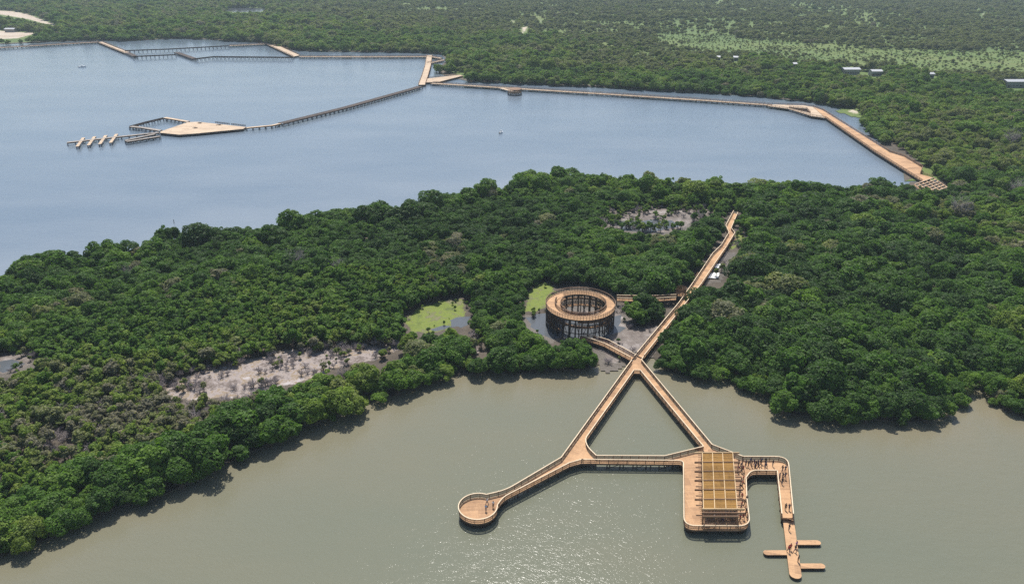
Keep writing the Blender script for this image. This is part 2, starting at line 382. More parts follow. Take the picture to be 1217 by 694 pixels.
def patch(name, poly, z, mat, step, z_grow=1.0):
    p = [tuple(q) for q in poly]; a = np.array(p); pad = step*3
    xs = np.arange(a[:, 0].min()-pad, a[:, 0].max()+pad, step); ys = np.arange(a[:, 1].min()-pad, a[:, 1].max()+pad, step)
    X, Y = np.meshgrid(xs, ys); d = dist_line(p + [p[0]], X, Y); d = np.where(inside(p, X, Y), d, -d)
    nx = len(xs); keep = d > -z_grow*step*2.2
    f = [(j*nx+i, j*nx+i+1, (j+1)*nx+i+1, (j+1)*nx+i) for j in range(len(ys)-1) for i in range(nx-1) if keep[j, i] and keep[j+1, i] and keep[j, i+1] and keep[j+1, i+1]]
    used = sorted({q for t in f for q in t}); mp = {q: i for i, q in enumerate(used)}
    me = bpy.data.meshes.new(name); me.from_pydata([(X.flat[q], Y.flat[q], z) for q in used], [], [tuple(mp[q] for q in t) for t in f]); me.update()
    at = me.attributes.new('edge', 'FLOAT', 'POINT'); at.data.foreach_set('value', np.array([d.flat[q] for q in used], np.float32))
    me.materials.append(mat); o = bpy.data.objects.new(name, me); col.objects.link(o); o['kind'] = 'structure'; return o
def wobble(poly, amp, step=2.5):
    p = resample(list(poly) + [poly[0]], step)[:-1]
    return [q + rng.normal(0, amp, 2) for q in p]
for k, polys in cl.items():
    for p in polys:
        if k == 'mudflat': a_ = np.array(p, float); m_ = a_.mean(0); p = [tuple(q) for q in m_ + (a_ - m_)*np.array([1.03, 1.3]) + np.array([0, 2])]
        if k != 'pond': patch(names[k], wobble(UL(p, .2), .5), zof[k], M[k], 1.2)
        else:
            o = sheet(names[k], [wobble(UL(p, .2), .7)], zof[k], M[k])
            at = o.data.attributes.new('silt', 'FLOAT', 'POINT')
far_clear = {'sand': [[(-30, 11), (0, 13), (16, 13.6), (35, 17), (58, 26), (71, 30), (66, 33.5), (58, 29.5), (49, 28.5), (32, 23.5), (12, 20), (0, 18), (-30, 17)],
                      [(-40, 36), (0, 36.5), (24, 38.5), (52, 39.5), (38, 42), (24, 46), (0, 47), (-40, 48)], [(618, 33), (630, 31.5), (627, 36), (623, 41), (619, 40)], [(606, 24.5), (611, 24), (613, 27), (608, 27.5)], [(640, 25), (646, 24), (645, 27), (641, 27)], [(1166, 17), (1172, 14), (1171, 19), (1167, 22)],
                      [(1003, 132), (1012, 128), (1024, 133), (1026, 139), (1015, 137)]],
             'pond': [[(262, 13), (280, 9.5), (318, 10.5), (310, 14.5), (280, 15)], [(150, 13), (172, 11.5), (172, 13.5)]]}
for k, polys in far_clear.items():
    for p in polys:
        if k == 'sand': patch('sand_ground', UL(p, .26), .28, M[k], 3.0)
        else:
            o = sheet('pond_water', [UL(p, .26)], .276, M[k]); o.data.attributes.new('silt', 'FLOAT', 'POINT')

# ------------------------------------------------------------------ trees
def crown_mesh(name, seed, Rr, H, base, nl, nq, size, sparse=0.0, mat='leaf'):
    g = np.random.default_rng(seed)
    d = g.normal(size=(nl, 3)); d /= np.linalg.norm(d, axis=1)[:, None]; d[:, 2] = np.abs(d[:, 2]) * 1.0 - .28
    rad = g.uniform(.45, .78, nl)[:, None]
    cen = d * rad * np.array([Rr, Rr, (H - base) * .62]); cen[:, 2] += base + (H - base) * .42
    cen[0] = (0, 0, base + (H - base) * .5)
    cen[:, :2] += g.normal(0, Rr*.1, (nl, 2))
    lr = Rr * np.where(g.random(nl) < .35, g.uniform(.12, .24, nl), g.uniform(.24, .46, nl)); lr[0] = Rr * .5; st_ = np.array([g.uniform(.78, 1.25), g.uniform(.78, 1.25), 1]); cen *= st_
    out_ = lr < Rr*.2; cen[out_] *= g.uniform(1.05, 1.3, (int(out_.sum()), 1))
    pr = lr**2; pr /= pr.sum()
    k = g.choice(nl, nq * 2, p=pr)
    dd = g.normal(size=(nq*2, 3)); dd[:, 2] += .35; dd /= np.linalg.norm(dd, axis=1)[:, None]
    pos = cen[k] + dd * lr[k][:, None] * g.uniform(.82, 1.1, (nq*2, 1)) * np.array([1, 1, .85])
    dist = np.linalg.norm((pos[:, None, :] - cen[None]) / np.array([1, 1, .85]), axis=2) / lr[None]
    dist[np.arange(len(k)), k] = 9
    ok = (dist.min(1) > .72) & (pos[:, 2] > base * .55)
    idx = np.nonzero(ok)[0][:nq]; pos = pos[idx]; dd = dd[idx]; k = k[idx]
    nrm = dd + g.normal(0, .5, dd.shape) + np.array([0, 0, .5]); nrm /= np.linalg.norm(nrm, axis=1)[:, None]
    a = np.cross(nrm, g.normal(size=nrm.shape)); a /= np.linalg.norm(a, axis=1)[:, None]; b = np.cross(nrm, a)
    s = size * g.uniform(.55, 1.25, (len(pos), 1)); e = .62
    q = np.stack([pos - a*s, pos - b*s*e + nrm*s*.12, pos + a*s, pos + b*s*e + nrm*s*.12], 1).reshape(-1, 3)
    n = len(pos); me = bpy.data.meshes.new(name)
    me.vertices.add(4*n); me.vertices.foreach_set('co', q.astype(np.float32).ravel())
    me.loops.add(4*n); me.loops.foreach_set('vertex_index', np.arange(4*n, dtype=np.int32))
    me.polygons.add(n); me.polygons.foreach_set('loop_start', np.arange(0, 4*n, 4, dtype=np.int32)); me.polygons.foreach_set('loop_total', np.full(n, 4, np.int32))
    me.update(calc_edges=True)
    lobe = g.uniform(.25, .75, nl)
    lv = np.clip(lobe[k] + g.normal(0, .17, n), 0, 1)
    at = me.attributes.new('leaf', 'FLOAT', 'FACE'); at.data.foreach_set('value', lv.astype(np.float32))
    me.materials.append(M[mat]); return me
def trunk_mesh(name, seed, H, base, Rr, roots=True, twigs=0):
    g = random.Random(seed); b = MB()
    lean = Vector((g.uniform(-.3, .3), g.uniform(-.3, .3), 0))
    top = Vector((0, 0, H * .62)) + lean
    b.tube([(0, 0, -.3), Vector((0, 0, H*.25)) + lean*.4, top], [.2, .14, .07], 6)
    for i in range(5 if not twigs else 9):
        a = g.uniform(0, 2*PI); s = g.uniform(.15, .8)
        p0 = Vector((0, 0, 0)).lerp(top, .3 + .65 * s) if twigs == 0 else Vector((0, 0, H*.12)).lerp(top, .1 + .9*s)
        e = p0 + Vector((math.cos(a) * Rr * .7, math.sin(a) * Rr * .7, H * g.uniform(.12, .34)))
        mid = p0.lerp(e, .5) + Vector((0, 0, -H*.03))
        b.tube([p0, mid, e], [.08, .055, .02], 5)
        for j in range(twigs):
            t = g.uniform(.3, 1); q = p0.lerp(e, t); f = q + Vector((g.uniform(-1, 1), g.uniform(-1, 1), g.uniform(.3, 1.3))) * (Rr * .35)
            b.tube([q, q.lerp(f, .55) + Vector((g.uniform(-.1, .1), g.uniform(-.1, .1), 0)), f], [.032, .022, .01], 4)
    if roots:
        for i in range(6):
            a = 2*PI*i/6 + g.uniform(-.3, .3); r = g.uniform(.7, 1.3); z = g.uniform(.6, 1.3)
            b.tube([(0, 0, z), (math.cos(a)*r*.65, math.sin(a)*r*.65, z*.75), (math.cos(a)*r, math.sin(a)*r, -.4)], [.05, .045, .035], 4)
    me = bpy.data.meshes.new(name); me.from_pydata(b.v, [], b.f); me.update(); me.materials.append(M['twig' if twigs else 'bark']); return me

BARE0 = trunk_mesh('crown', 260, 3.0, .2, 2.3, False, 12); BARE1 = trunk_mesh('trunk', 261, 3.4, .2, 1.7, False, 6)
# variants: 0-7 broad mangrove, 8-10 thin upright scrub mangrove, 11-13 bare/sparse tree
VAR = []
for i in range(8):
    Rr = [2.9, 3.2, 3.5, 3.0, 3.8, 2.6, 3.3, 3.1][i]; H = [6.2, 6.8, 7.2, 5.6, 7.4, 5.8, 6.4, 7.0][i]
    VAR.append((crown_mesh('crown', 100+i, Rr, H, .5, 34, 3000, .29), trunk_mesh('trunk', 200+i, H, .5, Rr)))
for i in range(3):
    VAR.append((crown_mesh('crown', 130+i, 1.5, 4.6 + .4*i, 1.0, 14, 800, .24), trunk_mesh('trunk', 230+i, 4.6, 1.0, 1.4)))

VAR.append((BARE0, BARE1))
CLEARPX = []    # what the photograph shows bare
for k, polys in cl.items(): CLEARPX += polys
CLEARPX += far_clear['sand'] + far_clear['pond']; NSOFT = len(CLEARPX)
CLEARPX += [[(846, 313), (856, 307), (868, 311), (864, 320), (859, 338), (834, 340)], [(866, 278), (872, 272), (886, 273), (892, 286), (878, 298), (864, 298)], [(508, 65), (530, 67), (531, 72), (509, 78)], [(505, 88), (552, 87.5), (552, 92), (520, 99), (505, 99)], [(641, 352), (665, 340), (690, 336), (715, 342), (738, 355), (738, 380), (733, 396), (736, 412), (720, 406), (690, 402), (655, 400), (640, 385)],   # ring lookout
            [(690, 398), (720, 404), (754, 422), (764, 422), (782, 394), (797, 374), (806, 362), (808, 364), (797, 379), (782, 400), (770, 422), (768, 430), (748, 430)],
            [(738, 355), (752, 354), (752, 362), (738, 362)], [(780, 352), (812, 346), (815, 358), (780, 360)], [(801, 338), (815, 338), (815, 356), (801, 356)],
            [(822, 334), (845, 300), (856, 290), (864, 274), (861, 266), (870, 252), (878, 254), (870, 272), (874, 278), (862, 294), (854, 308), (836, 335)],
            [(1060, 170), (1100, 196), (1128, 224), (1090, 224), (1030, 185)], [(1001, 83), (1050, 88.5), (1050, 92), (1001, 88)], [(1194, 98), (1225, 98), (1225, 105.5), (1194, 105.5)],
            [(851, 69), (857, 69), (857, 73), (851, 73)], [(870, 69), (878, 69), (878, 73), (870, 73)], [(941, 77), (948, 77), (948, 81), (941, 81)], [(1103, 90.5), (1112, 90.5), (1112, 94), (1103, 94)]]
def clear_ok(x, y, h, r):
    ok = np.ones(len(x), bool)
    ju = (vnoise(x, y, 7, 41) - .5) * 16 * np.minimum(1, 260/np.hypot(y, 50)); jv = (vnoise(x, y, 7, 42) - .5) * 12 * np.minimum(1, 260/np.hypot(y, 50))
    for fz, fx in ((.03, 0), (.35, -.8), (.35, .8), (.65, -.6), (.65, .6), (.92, 0), (.5, 0)):
        u, v = proj(x + fx*r, y, h * fz)
        for n_, p in enumerate(CLEARPX): ok &= ~(inside(p, u + ju, v + jv) if n_ < NSOFT else inside(p, u, v))
    return ok
def jitter(x0, x1, y0, y1, s):
    xs = np.arange(x0, x1, s); ys = np.arange(y0, y1, s * .866)
    X, Y = np.meshgrid(xs, ys); X[1::2] += s/2
    X = X + rng.uniform(-.42, .42, X.shape) * s; Y = Y + rng.uniform(-.42, .42, Y.shape) * s
    return X.ravel(), Y.ravel()
def vnoise(x, y, s, seed):
    g = np.random.default_rng(seed); T = g.random((64, 64))
    def one(x, y):
        xi = np.floor(x).astype(int); yi = np.floor(y).astype(int); fx = x-xi; fy = y-yi
        fx = fx*fx*(3-2*fx); fy = fy*fy*(3-2*fy)
        a = T[xi % 64, yi % 64]; b = T[(xi+1) % 64, yi % 64]; c2 = T[xi % 64, (yi+1) % 64]; d = T[(xi+1) % 64, (yi+1) % 64]
        return (a*(1-fx)+b*fx)*(1-fy) + (c2*(1-fx)+d*fx)*fy
    return one(x/s, y/s)*.6 + one(x/s*2.1+9, y/s*2.1+5)*.28 + one(x/s*4.3, y/s*4.3)*.12
def inview(x, y, m=.14):
    u, v = proj(x, y, 3.0)
    return (u > -PW*m) & (u < PW*(1+m)) & (v < PH*(1+m)) & (v > -60)

RH = np.array([6.2, 6.8, 7.2, 5.6, 7.4, 5.8, 6.4, 7.0, 4.6, 5.0, 5.4, 3.4]); RR = np.array([2.9, 3.2, 3.5, 3.0, 3.8, 2.6, 3.3, 3.1, 1.5, 1.5, 1.5, 2.0])
def make_trees(x, y, var, sc, tint):
    r = RR[var]*sc; h = RH[var]*sc
    k = clear_ok(x, y, h, r)
    return x[k], y[k], var[k], sc[k], tint[k]
thin_px = [(-200, 470), (0, 430), (100, 385), (300, 335), (470, 318), (600, 345), (560, 352), (478, 372), (470, 405), (490, 420), (400, 446), (300, 470), (330, 478), (260, 520), (120, 560), (0, 600), (-200, 660)]
thin_w = UL(thin_px, 2)
sets = []
penl = [tuple(p) for p in pen]
paths_w = [UL([(756, 426), (808, 360), (830, 333), (850, 302), (868, 277), (865, 268), (873, 250)], 1.5), UL([(690, 400), (722, 408), (756, 426)], 1.5), UL([(735, 358), (808, 356)], 2.2)]
ring_c = U(689.8, 362, 7.0)
def pen_common(x, y, r, margin_near, margin_far):
    k = inside(penl, x, y) & inview(x, y)
    k &= (dist_line(nline, x, y) > margin_near) & (dist_line(fline, x, y) > margin_far)
    for p in paths_w: k &= dist_line(p, x, y) > 1.6 + r*.75
    k &= np.hypot(x-ring_c[0], y-ring_c[1]) > 11.5 + r*.8
    return k
# broad mangroves of the peninsula; a finer stand fills its west
x, y = jitter(-420, 520, 90, 400, 3.25); x2, y2 = jitter(-420, 80, 90, 400, 2.45)
def fine_zone(x, y): return (x < 55 + (vnoise(x, y, 18, 61)-.5)*40) & (dist_line(nline, x, y) > 16 + (vnoise(x, y, 14, 62)-.5)*16) & (dist_line(fline, x, y) > 12)
k = ~fine_zone(x, y); k2 = fine_zone(x2, y2); x, y = np.concatenate([x[k], x2[k2]]), np.concatenate([y[k], y2[k2]])
dn = dist_line(nline, x, y); df = dist_line(fline, x, y)
thin = inside(thin_w, x, y)
k = pen_common(x, y, 2.6, .3, .8) & ~thin
x, y, dn, df = x[k], y[k], dn[k], df[k]
big = vnoise(x, y, 30, 3)
sc = np.clip(rng.normal(.86, .2, len(x)) + (big - .5) * .8 + .4*(rng.random(len(x)) < .18), .42, 1.6)
fz_ = fine_zone(x, y); sc = np.where(fz_, np.clip(sc*.70, .42, 1.15), sc); sc = np.where(dn < 7, sc * rng.uniform(.6, .95, len(x)), sc)
tn = vnoise(x, y, 38, 5); tint = np.clip(.33 + (tn - .5) * 1.0 + rng.normal(0, .16, len(x)), 0, .82)
mid = (x < 60)   # greyer, finer stand west of the ring
tint = np.where(mid & (dn > 28), np.clip(.27 + (tn-.5)*.8 + rng.normal(0, .13, len(x)), 0, .78), tint)
grey = rng.random(len(x)) < np.where(vnoise(x, y, 26, 8) > .66, .25, .012)
tint = np.where(grey, rng.uniform(.84, .97, len(x)), tint)
T1 = make_trees(x, y, rng.integers(0, 8, len(x)), sc, tint)
# thin grey-green mangroves round the mudflat
x, y = jitter(-420, 40, 110, 300, 1.65)
k = pen_common(x, y, 1.2, 2, 2) & inside(thin_w, x, y)
dens = vnoise(x, y, 22, 11); k &= rng.random(len(x)) < np.clip(.95 + (dens - .42) * 1.6, .8, 1)
x, y = x[k], y[k]; tn = vnoise(x, y, 30, 12)
gz = np.clip(1 - dist_line(UL([(-60, 560), (120, 500), (300, 478)], 1), x, y) / 42, 0, 1)
T2 = make_trees(x, y, np.where(rng.random(len(x)) < .04 + gz*.13, 11, rng.integers(8, 11, len(x))), np.clip(rng.normal(1.0, .2, len(x)) - gz*.25, .5, 1.5), np.clip(.34 + (tn-.5)*.8 + gz*.62 + rng.normal(0, .15, len(x)), 0, .97))
# little shrubs dotted over the clearings
sx, sy, stn, ssc, svr = [], [], [], [], []
for polys, dn_, tlo, thi, s0, s1, pb in ((cl['mudflat'], 1.25, .6, .95, .2, .6, .65), (cl['wetmud'][:1], 1.45, .25, .8, .25, .8, .3), (cl['wetmud'][1:2], 2.0, .5, .9, .2, .6, .5), (cl['grass'], 3.4, .3, .7, .1, .4, .25), (cl['wetmud'][2:], 2.2, .3, .95, .15, .6, .5)):
    for p in polys:
        pw = [tuple(q) for q in UL(p, .2)]; a = np.array(pw)
        x, y = jitter(a[:, 0].min(), a[:, 0].max(), a[:, 1].min(), a[:, 1].max(), dn_)
        ed = dist_line(pw + [pw[0]], x, y)
        k = inside(pw, x, y) & (rng.random(len(x)) < np.clip((vnoise(x, y, 7, 51) - .44) * 2.2 + .6*np.exp(-ed/2.0), .02, .9)) & (np.hypot(x-ring_c[0], y-ring_c[1]) > 11.5)
        for q in paths_w: k &= dist_line(q, x, y) > 2.6
        m_ = int(k.sum()); sx.append(x[k]); sy.append(y[k]); stn.append(rng.uniform(tlo, thi, m_)); ssc.append(rng.uniform(s0, s1, m_) + .25*np.exp(-ed[k]/2)); svr.append(np.where(rng.random(m_) < pb, 11, rng.integers(8, 11, m_)))
T3 = (np.concatenate(sx), np.concatenate(sy), np.concatenate(svr), np.concatenate(ssc), np.concatenate(stn))
near = [np.concatenate([a, b]) for a, b in zip(T1, T2)]
# the 300 that show largest become trees of their own
x, y, var, sc, tint = near
u, v = proj(x, y, RH[var]*sc*.6); D = np.sqrt(x*x + y*y + CH*CH)
vis = (u > 4) & (u < PW-4) & (v < PH-4) & (var < 8)
score = np.where(vis, RR[var]*sc/D, 0)
order = np.argsort(-score)[:300]
single = np.zeros(len(x), bool); single[order] = True

protos = []
def shore_side(x_, y_, d):
    return 'at the water edge' if d < 8 else 'behind the shore fringe'
seen_lab = {}
for n_, i in enumerate(order):
    vi = int(var[i]); xx, yy = float(x[i]), float(y[i])
    o = empty('mangrove_tree', (xx, yy, .2), random.uniform(0, 2*PI)); o.scale = (sc[i]*random.uniform(.9, 1.12), sc[i]*random.uniform(.9, 1.12), sc[i]*random.uniform(.88, 1.1))
    t = float(tint[i]); d = float(dist_line(nline, np.array([xx]), np.array([yy]))[0])
    tone = 'deep green' if t < .2 else 'dark green' if t < .38 else 'mid green' if t < .55 else 'yellow green' if t < .82 else 'greyish'
    size = 'tall' if sc[i] > 1.0 else 'small' if sc[i] < .68 else 'rounded'
    pu, pv = proj(xx, yy, 2)
    where = next(w_ for lim, w_ in ((260, 'long bank below the scrub'), (520, 'bank below the pale mudflat'), (770, 'bank below the ring tower'), (920, 'bank beside the boardwalk junction'), (1150, 'bulging bank across from the jetty'), (9e9, 'bank past the muddy inlet')) if pu < lim)
    lab = f"{size} {tone} mangrove {'at the water edge' if d < 5 else 'in the outer fringe' if d < 11 else 'deep inside'} of the {where}"
    tag(o, lab, 'tree', lab.replace(' mangrove ', ' mangroves ')); o['tint'] = t
    for me, nm in zip(VAR[vi], ('crown', 'trunk')):
        p = bpy.data.objects.new(nm, me); col.objects.link(p); p.parent = o; p['tint'] = t
    if n_ < 60: protos.append((vi, o))
# one hidden-free source per variant: the first single tree that uses it; thin ones get a tree of their own
src = {}
for o in list(col.objects):
    if o.name.startswith('mangrove_tree'):
        cs = [c_ for c_ in o.children]
        for vi in range(8):
            if vi not in src and cs and cs[0].data is VAR[vi][0]: src[vi] = (cs[0], cs[1])
thin_i = [i for i in np.argsort(-np.where((u > 10) & (u < PW-10) & (v < PH-10) & (var >= 8), sc/D, 0))]
for vi, what in zip((8, 9, 10, 11), ('slender grey green mangrove tallest of the scrub by the bank', 'slender thin crowned mangrove in the scrub behind the shore', 'slender upright mangrove standing in the low scrub stand', 'leafless twiggy grey mangrove shrub in the scrub stand')):
    i = next(j for j in thin_i if var[j] == vi); single[i] = True
    o = tag(empty('scrub_mangrove', (float(x[i]), float(y[i]), .2)), what, 'tree'); o.scale = (sc[i],)*3; o['tint'] = float(tint[i])
    ps = []
    for me, nm in zip(VAR[vi], ('crown', 'trunk')):
        p = bpy.data.objects.new(nm, me); col.objects.link(p); p.parent = o; p['tint'] = float(tint[i]); ps.append(p)
    src[vi] = tuple(ps)

_ng = {}
def scatter_group():
    if 'g' in _ng: return _ng['g']
    ng = bpy.data.node_groups.new('scatter', 'GeometryNodeTree'); _ng['g'] = ng
    ng.interface.new_socket('Geometry', in_out='INPUT', socket_type='NodeSocketGeometry'); ng.interface.new_socket('Geometry', in_out='OUTPUT', socket_type='NodeSocketGeometry')
    N, L = ng.nodes.new, ng.links.new
    gi, go = N('NodeGroupInput'), N('NodeGroupOutput')
    jall = N('GeometryNodeJoinGeometry')
    for vi in sorted(src, reverse=True):      # the join lists the last link first
        j = N('GeometryNodeJoinGeometry')
        for ob in src[vi]:
            oi = N('GeometryNodeObjectInfo'); oi.transform_space = 'ORIGINAL'; oi.inputs['Object'].default_value = ob; oi.inputs['As Instance'].default_value = False
            L(oi.outputs['Geometry'], j.inputs[0])
        g2 = N('GeometryNodeGeometryToInstance'); L(j.outputs[0], g2.inputs[0]); L(g2.outputs[0], jall.inputs[0])
    ip = N('GeometryNodeInstanceOnPoints'); L(gi.outputs[0], ip.inputs['Points']); L(jall.outputs[0], ip.inputs['Instance']); ip.inputs['Pick Instance'].default_value = True
    def attr(nm, ty, sock):
        a = N('GeometryNodeInputNamedAttribute'); a.data_type = ty; a.inputs['Name'].default_value = nm; L(a.outputs['Attribute'], sock)
    attr('var', 'INT', ip.inputs['Instance Index']); attr('rot', 'FLOAT_VECTOR', ip.inputs['Rotation']); attr('scl', 'FLOAT_VECTOR', ip.inputs['Scale'])
    L(ip.outputs[0], go.inputs[0])
    return ng
def scatter(name, label, x, y, var, sc, tint, z=.2, flat=1.0):
    n = len(x); me = bpy.data.meshes.new(name); me.vertices.add(n)
    me.vertices.foreach_set('co', np.stack([x, y, np.full(n, z)], 1).astype(np.float32).ravel())
    def A(nm, ty, key, val): a = me.attributes.new(nm, ty, 'POINT'); a.data.foreach_set(key, np.ascontiguousarray(val).ravel())
    A('var', 'INT', 'value', var.astype(np.int32)); A('tint', 'FLOAT', 'value', tint.astype(np.float32))
    A('rot', 'FLOAT_VECTOR', 'vector', np.stack([rng.normal(0, .1, n), rng.normal(0, .1, n), rng.uniform(0, 2*PI, n)], 1).astype(np.float32))
    s3 = np.stack([sc*rng.uniform(.82, 1.3, n), sc*rng.uniform(.82, 1.3, n), sc*rng.uniform(.78, 1.2, n)*flat], 1)
    A('scl', 'FLOAT_VECTOR', 'vector', s3.astype(np.float32))
    me.update(); o = bpy.data.objects.new(name, me); col.objects.link(o)
    md = o.modifiers.new('scatter', 'NODES'); md.node_group = scatter_group()
    tag(o, label, kind='stuff'); return o
k = ~single & (var < 8); scatter('mangrove_forest', 'dense dark green mangrove canopy covering the peninsula', x[k], y[k], var[k], sc[k], tint[k])
k = ~single & (var >= 8); scatter('scrub_mangrove_stand', 'thin grey green scrub mangroves round the pale mudflat', x[k], y[k], var[k], sc[k], tint[k])
scatter('low_shrubs', 'low scattered shrubs on the mud and marsh clearings', *T3)

# mainland: mangrove band, woods and scrub
mainl = [tuple(p) for p in main]
caus = [tuple(p) for p in UL([(505, 101), (640, 104), (840, 117), (965, 125), (980, 131), (1057, 180), (1110, 214)], 1.5)]
def far_pts(y0, y1, s):
    w_ = y1 * .82 + 60
    x, y = jitter(-w_, w_, y0, y1, s); k = inside(mainl, x, y) & inview(x, y, .12) & (dist_line(mline, x, y) > .3)
    k &= dist_line(caus, x, y) > 4.6
    return x[k], y[k]
meadow_px = [(785, 44), (850, 40), (880, 46), (960, 54), (1060, 60), (1217, 62), (1300, 66), (1300, 94), (1217, 90), (1120, 88), (1050, 82), (980, 78), (930, 76), (880, 70), (810, 60), (780, 52)]
mead = [tuple(p) for p in UL(meadow_px, .3)]
F = []
for y0, y1, s in ((250, 700, 4.3), (700, 1000, 5.6), (1000, 2100, 7.2)):
    x, y = far_pts(y0, y1, s)
    dsh = dist_line(mline, x, y)
    u_, v_ = proj(x, y, 3)
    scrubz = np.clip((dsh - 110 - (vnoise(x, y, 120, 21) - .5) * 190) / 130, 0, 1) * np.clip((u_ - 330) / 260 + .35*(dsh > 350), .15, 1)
    m_ = inside(mead, x, y)
    p = 1 - .75*scrubz * np.clip(vnoise(x, y, 70, 22)*3.0 - .95, .05, 1) ; p = np.where(m_, .16 + .4*(vnoise(x, y, 40, 27) > .62), p)
    k = rng.random(len(x)) < p
    x, y, dsh, scrubz, m_ = x[k], y[k], dsh[k], scrubz[k], m_[k]
    base = {4.3: .92, 5.6: 1.15, 7.2: 1.4}[s]
    big = vnoise(x, y, 34, 23)
    sc = np.clip(rng.normal(base, .24*base, len(x)) + (big - .5) * 1.5*base, .35*base, 1.9*base)
    sc *= 1 - .38 * scrubz; sc = np.where(m_, sc*.5, sc)
    tn = vnoise(x, y, 90, 24); fine = vnoise(x, y, 26, 25)
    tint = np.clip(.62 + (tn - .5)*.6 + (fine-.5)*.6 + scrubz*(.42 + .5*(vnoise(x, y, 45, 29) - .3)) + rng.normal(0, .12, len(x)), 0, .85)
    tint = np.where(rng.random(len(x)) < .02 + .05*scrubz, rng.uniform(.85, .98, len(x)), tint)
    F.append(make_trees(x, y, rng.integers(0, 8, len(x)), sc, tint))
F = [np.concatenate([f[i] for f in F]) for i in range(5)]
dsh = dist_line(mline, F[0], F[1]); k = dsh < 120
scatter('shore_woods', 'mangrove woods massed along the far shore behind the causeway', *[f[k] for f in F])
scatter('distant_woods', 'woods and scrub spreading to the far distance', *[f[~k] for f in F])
# low meadow tussocks and scrub bushes on the open ground
x, y = jitter(100, 1400, 640, 1500, 4.0); k = inside(mead, x, y) & inview(x, y, .1) & (rng.random(len(x)) < np.clip(vnoise(x, y, 25, 33)*1.6 - .35, .03, .8)); x, y = x[k], y[k]
tn = vnoise(x, y, 60, 31)
T = make_trees(x, y, rng.integers(0, 8, len(x)), rng.uniform(.12, .36, len(x)), np.clip(.64 + (tn-.5)*.5 + rng.normal(0, .08, len(x)), .3, .9))
scatter('meadow_shrubs', 'pale green low shrubs on the open meadow', *T, flat=.55)
print('trees', len(near[0]), len(F[0]), len(T3[0]), len(T[0]))

# bare grey trees
bare = [trunk_mesh('trunk', 300+i, 7.0, 1, 3.2, False, 16) for i in range(2)]
for i, (px, py, s, lab) in enumerate([(1140, 251, 1.5, 'leafless grey tree standing out of the green canopy between path and causeway end'), (1203, 166, 1.5, 'large bare grey tree on the mainland slope beside the causeway end'), (1209, 224, 1.3, 'bare grey tree among mangroves below the causeway end'),
                                       (352, 306, 1.1, 'pale leafless tree in the middle of the mangrove stand'), (400, 312, .9, 'smaller pale leafless tree next to the bare one in the mangrove stand'), (150, 318, .8, 'thin leafless tree near the bay side of the mangroves')]):
    p = U(px, py, 5.5); o = tag(empty('bare_tree', (p[0], p[1], .2), random.uniform(0, 6)), lab, 'tree', 'bare grey trees'); o.scale = (s*1.1, s*1.1, s*1.15)
    t = bpy.data.objects.new('trunk', bare[i % 2]); col.objects.link(t); t.parent = o
    cw = bpy.data.objects.new('crown', bpy.data.meshes.new('crown')); b = MB(); g = random.Random(400+i)
    for j in range(150):
        a = g.uniform(0, 2*PI); rr = g.uniform(.4, 3.2); z = g.uniform(2.6, 6.6)
        q = Vector((math.cos(a)*rr, math.sin(a)*rr, z)); b.tube([q, q + Vector((g.uniform(-.7, .7), g.uniform(-.7, .7), g.uniform(.2, .9)))], [.025, .012], 4, False)
    cw.data.from_pydata(b.v, [], b.f); cw.data.materials.append(M['twig']); col.objects.link(cw); cw.parent = o

# ------------------------------------------------------------------ boardwalks
def railing(lines, z, root, h=1.1, step=2.0, slat=.15, mats=('rail', 'cap'), inset=.12, name='railing'):
    """posts, three boards, upright slats; a flat cap rail as its sub-part"""
    b = MB(); cp = MB()
    for line in lines:
        pts = [np.array(p, float) for p in line]
        for a, c in zip(pts[:-1], pts[1:]):
            L = np.linalg.norm(c - a)
            if L < .02: continue
            for zz in (.28, .78):
                b.bar((*a, z+zz), (*c, z+zz), .035, .1)
            cp.bar((*a, z+h), (*c, z+h), .2, .055)
        # posts and slats at even spacing along the line
        seg = np.array([np.linalg.norm(c - a) for a, c in zip(pts[:-1], pts[1:])]); cum = np.concatenate([[0], np.cumsum(seg)])
        P = np.array(pts)
        def at(s): return np.array([np.interp(s, cum, P[:, 0]), np.interp(s, cum, P[:, 1])])
        k = max(1, round(cum[-1]/step))
        for i in range(k + 1):
            q = at(cum[-1]*i/k); b.box(q[0]-.055, q[1]-.055, z-.25, q[0]+.055, q[1]+.055, z+h-.03)
        if slat:
            for i in range(int(cum[-1]/slat)):
                s = (i+.5)*slat; q = at(s); q2 = at(min(s+.05, cum[-1])); d = q2 - q; L = np.linalg.norm(d)
                if L < 1e-5: continue
                d /= L; b.bar((*(q), z+.10), (*(q), z+h-.03), .022, .075, up=(d[0], d[1], 0))
    r = b.build(name, M[mats[0]], root)
    cp.build('cap_rail', M[mats[1]], r)
    return r
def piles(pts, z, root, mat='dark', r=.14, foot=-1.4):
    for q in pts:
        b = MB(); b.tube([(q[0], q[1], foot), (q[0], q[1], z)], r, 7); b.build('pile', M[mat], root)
def offset_in(poly, d):
    """piles stand a little inside the edge"""
    p = [np.array(q, float) for q in poly]
    if area(p) < 0: p = p[::-1]
    out = []
    n = len(p)
    for i in range(n):
        a = p[i] - p[i-1]; c = p[(i+1) % n] - p[i]
        a /= np.linalg.norm(a) + 1e-9; c /= np.linalg.norm(c) + 1e-9
        nn = np.array([-(a[1]+c[1]), a[0]+c[0]]); nn /= np.linalg.norm(nn) + 1e-9
        out.append(p[i] + nn * d)
    return out
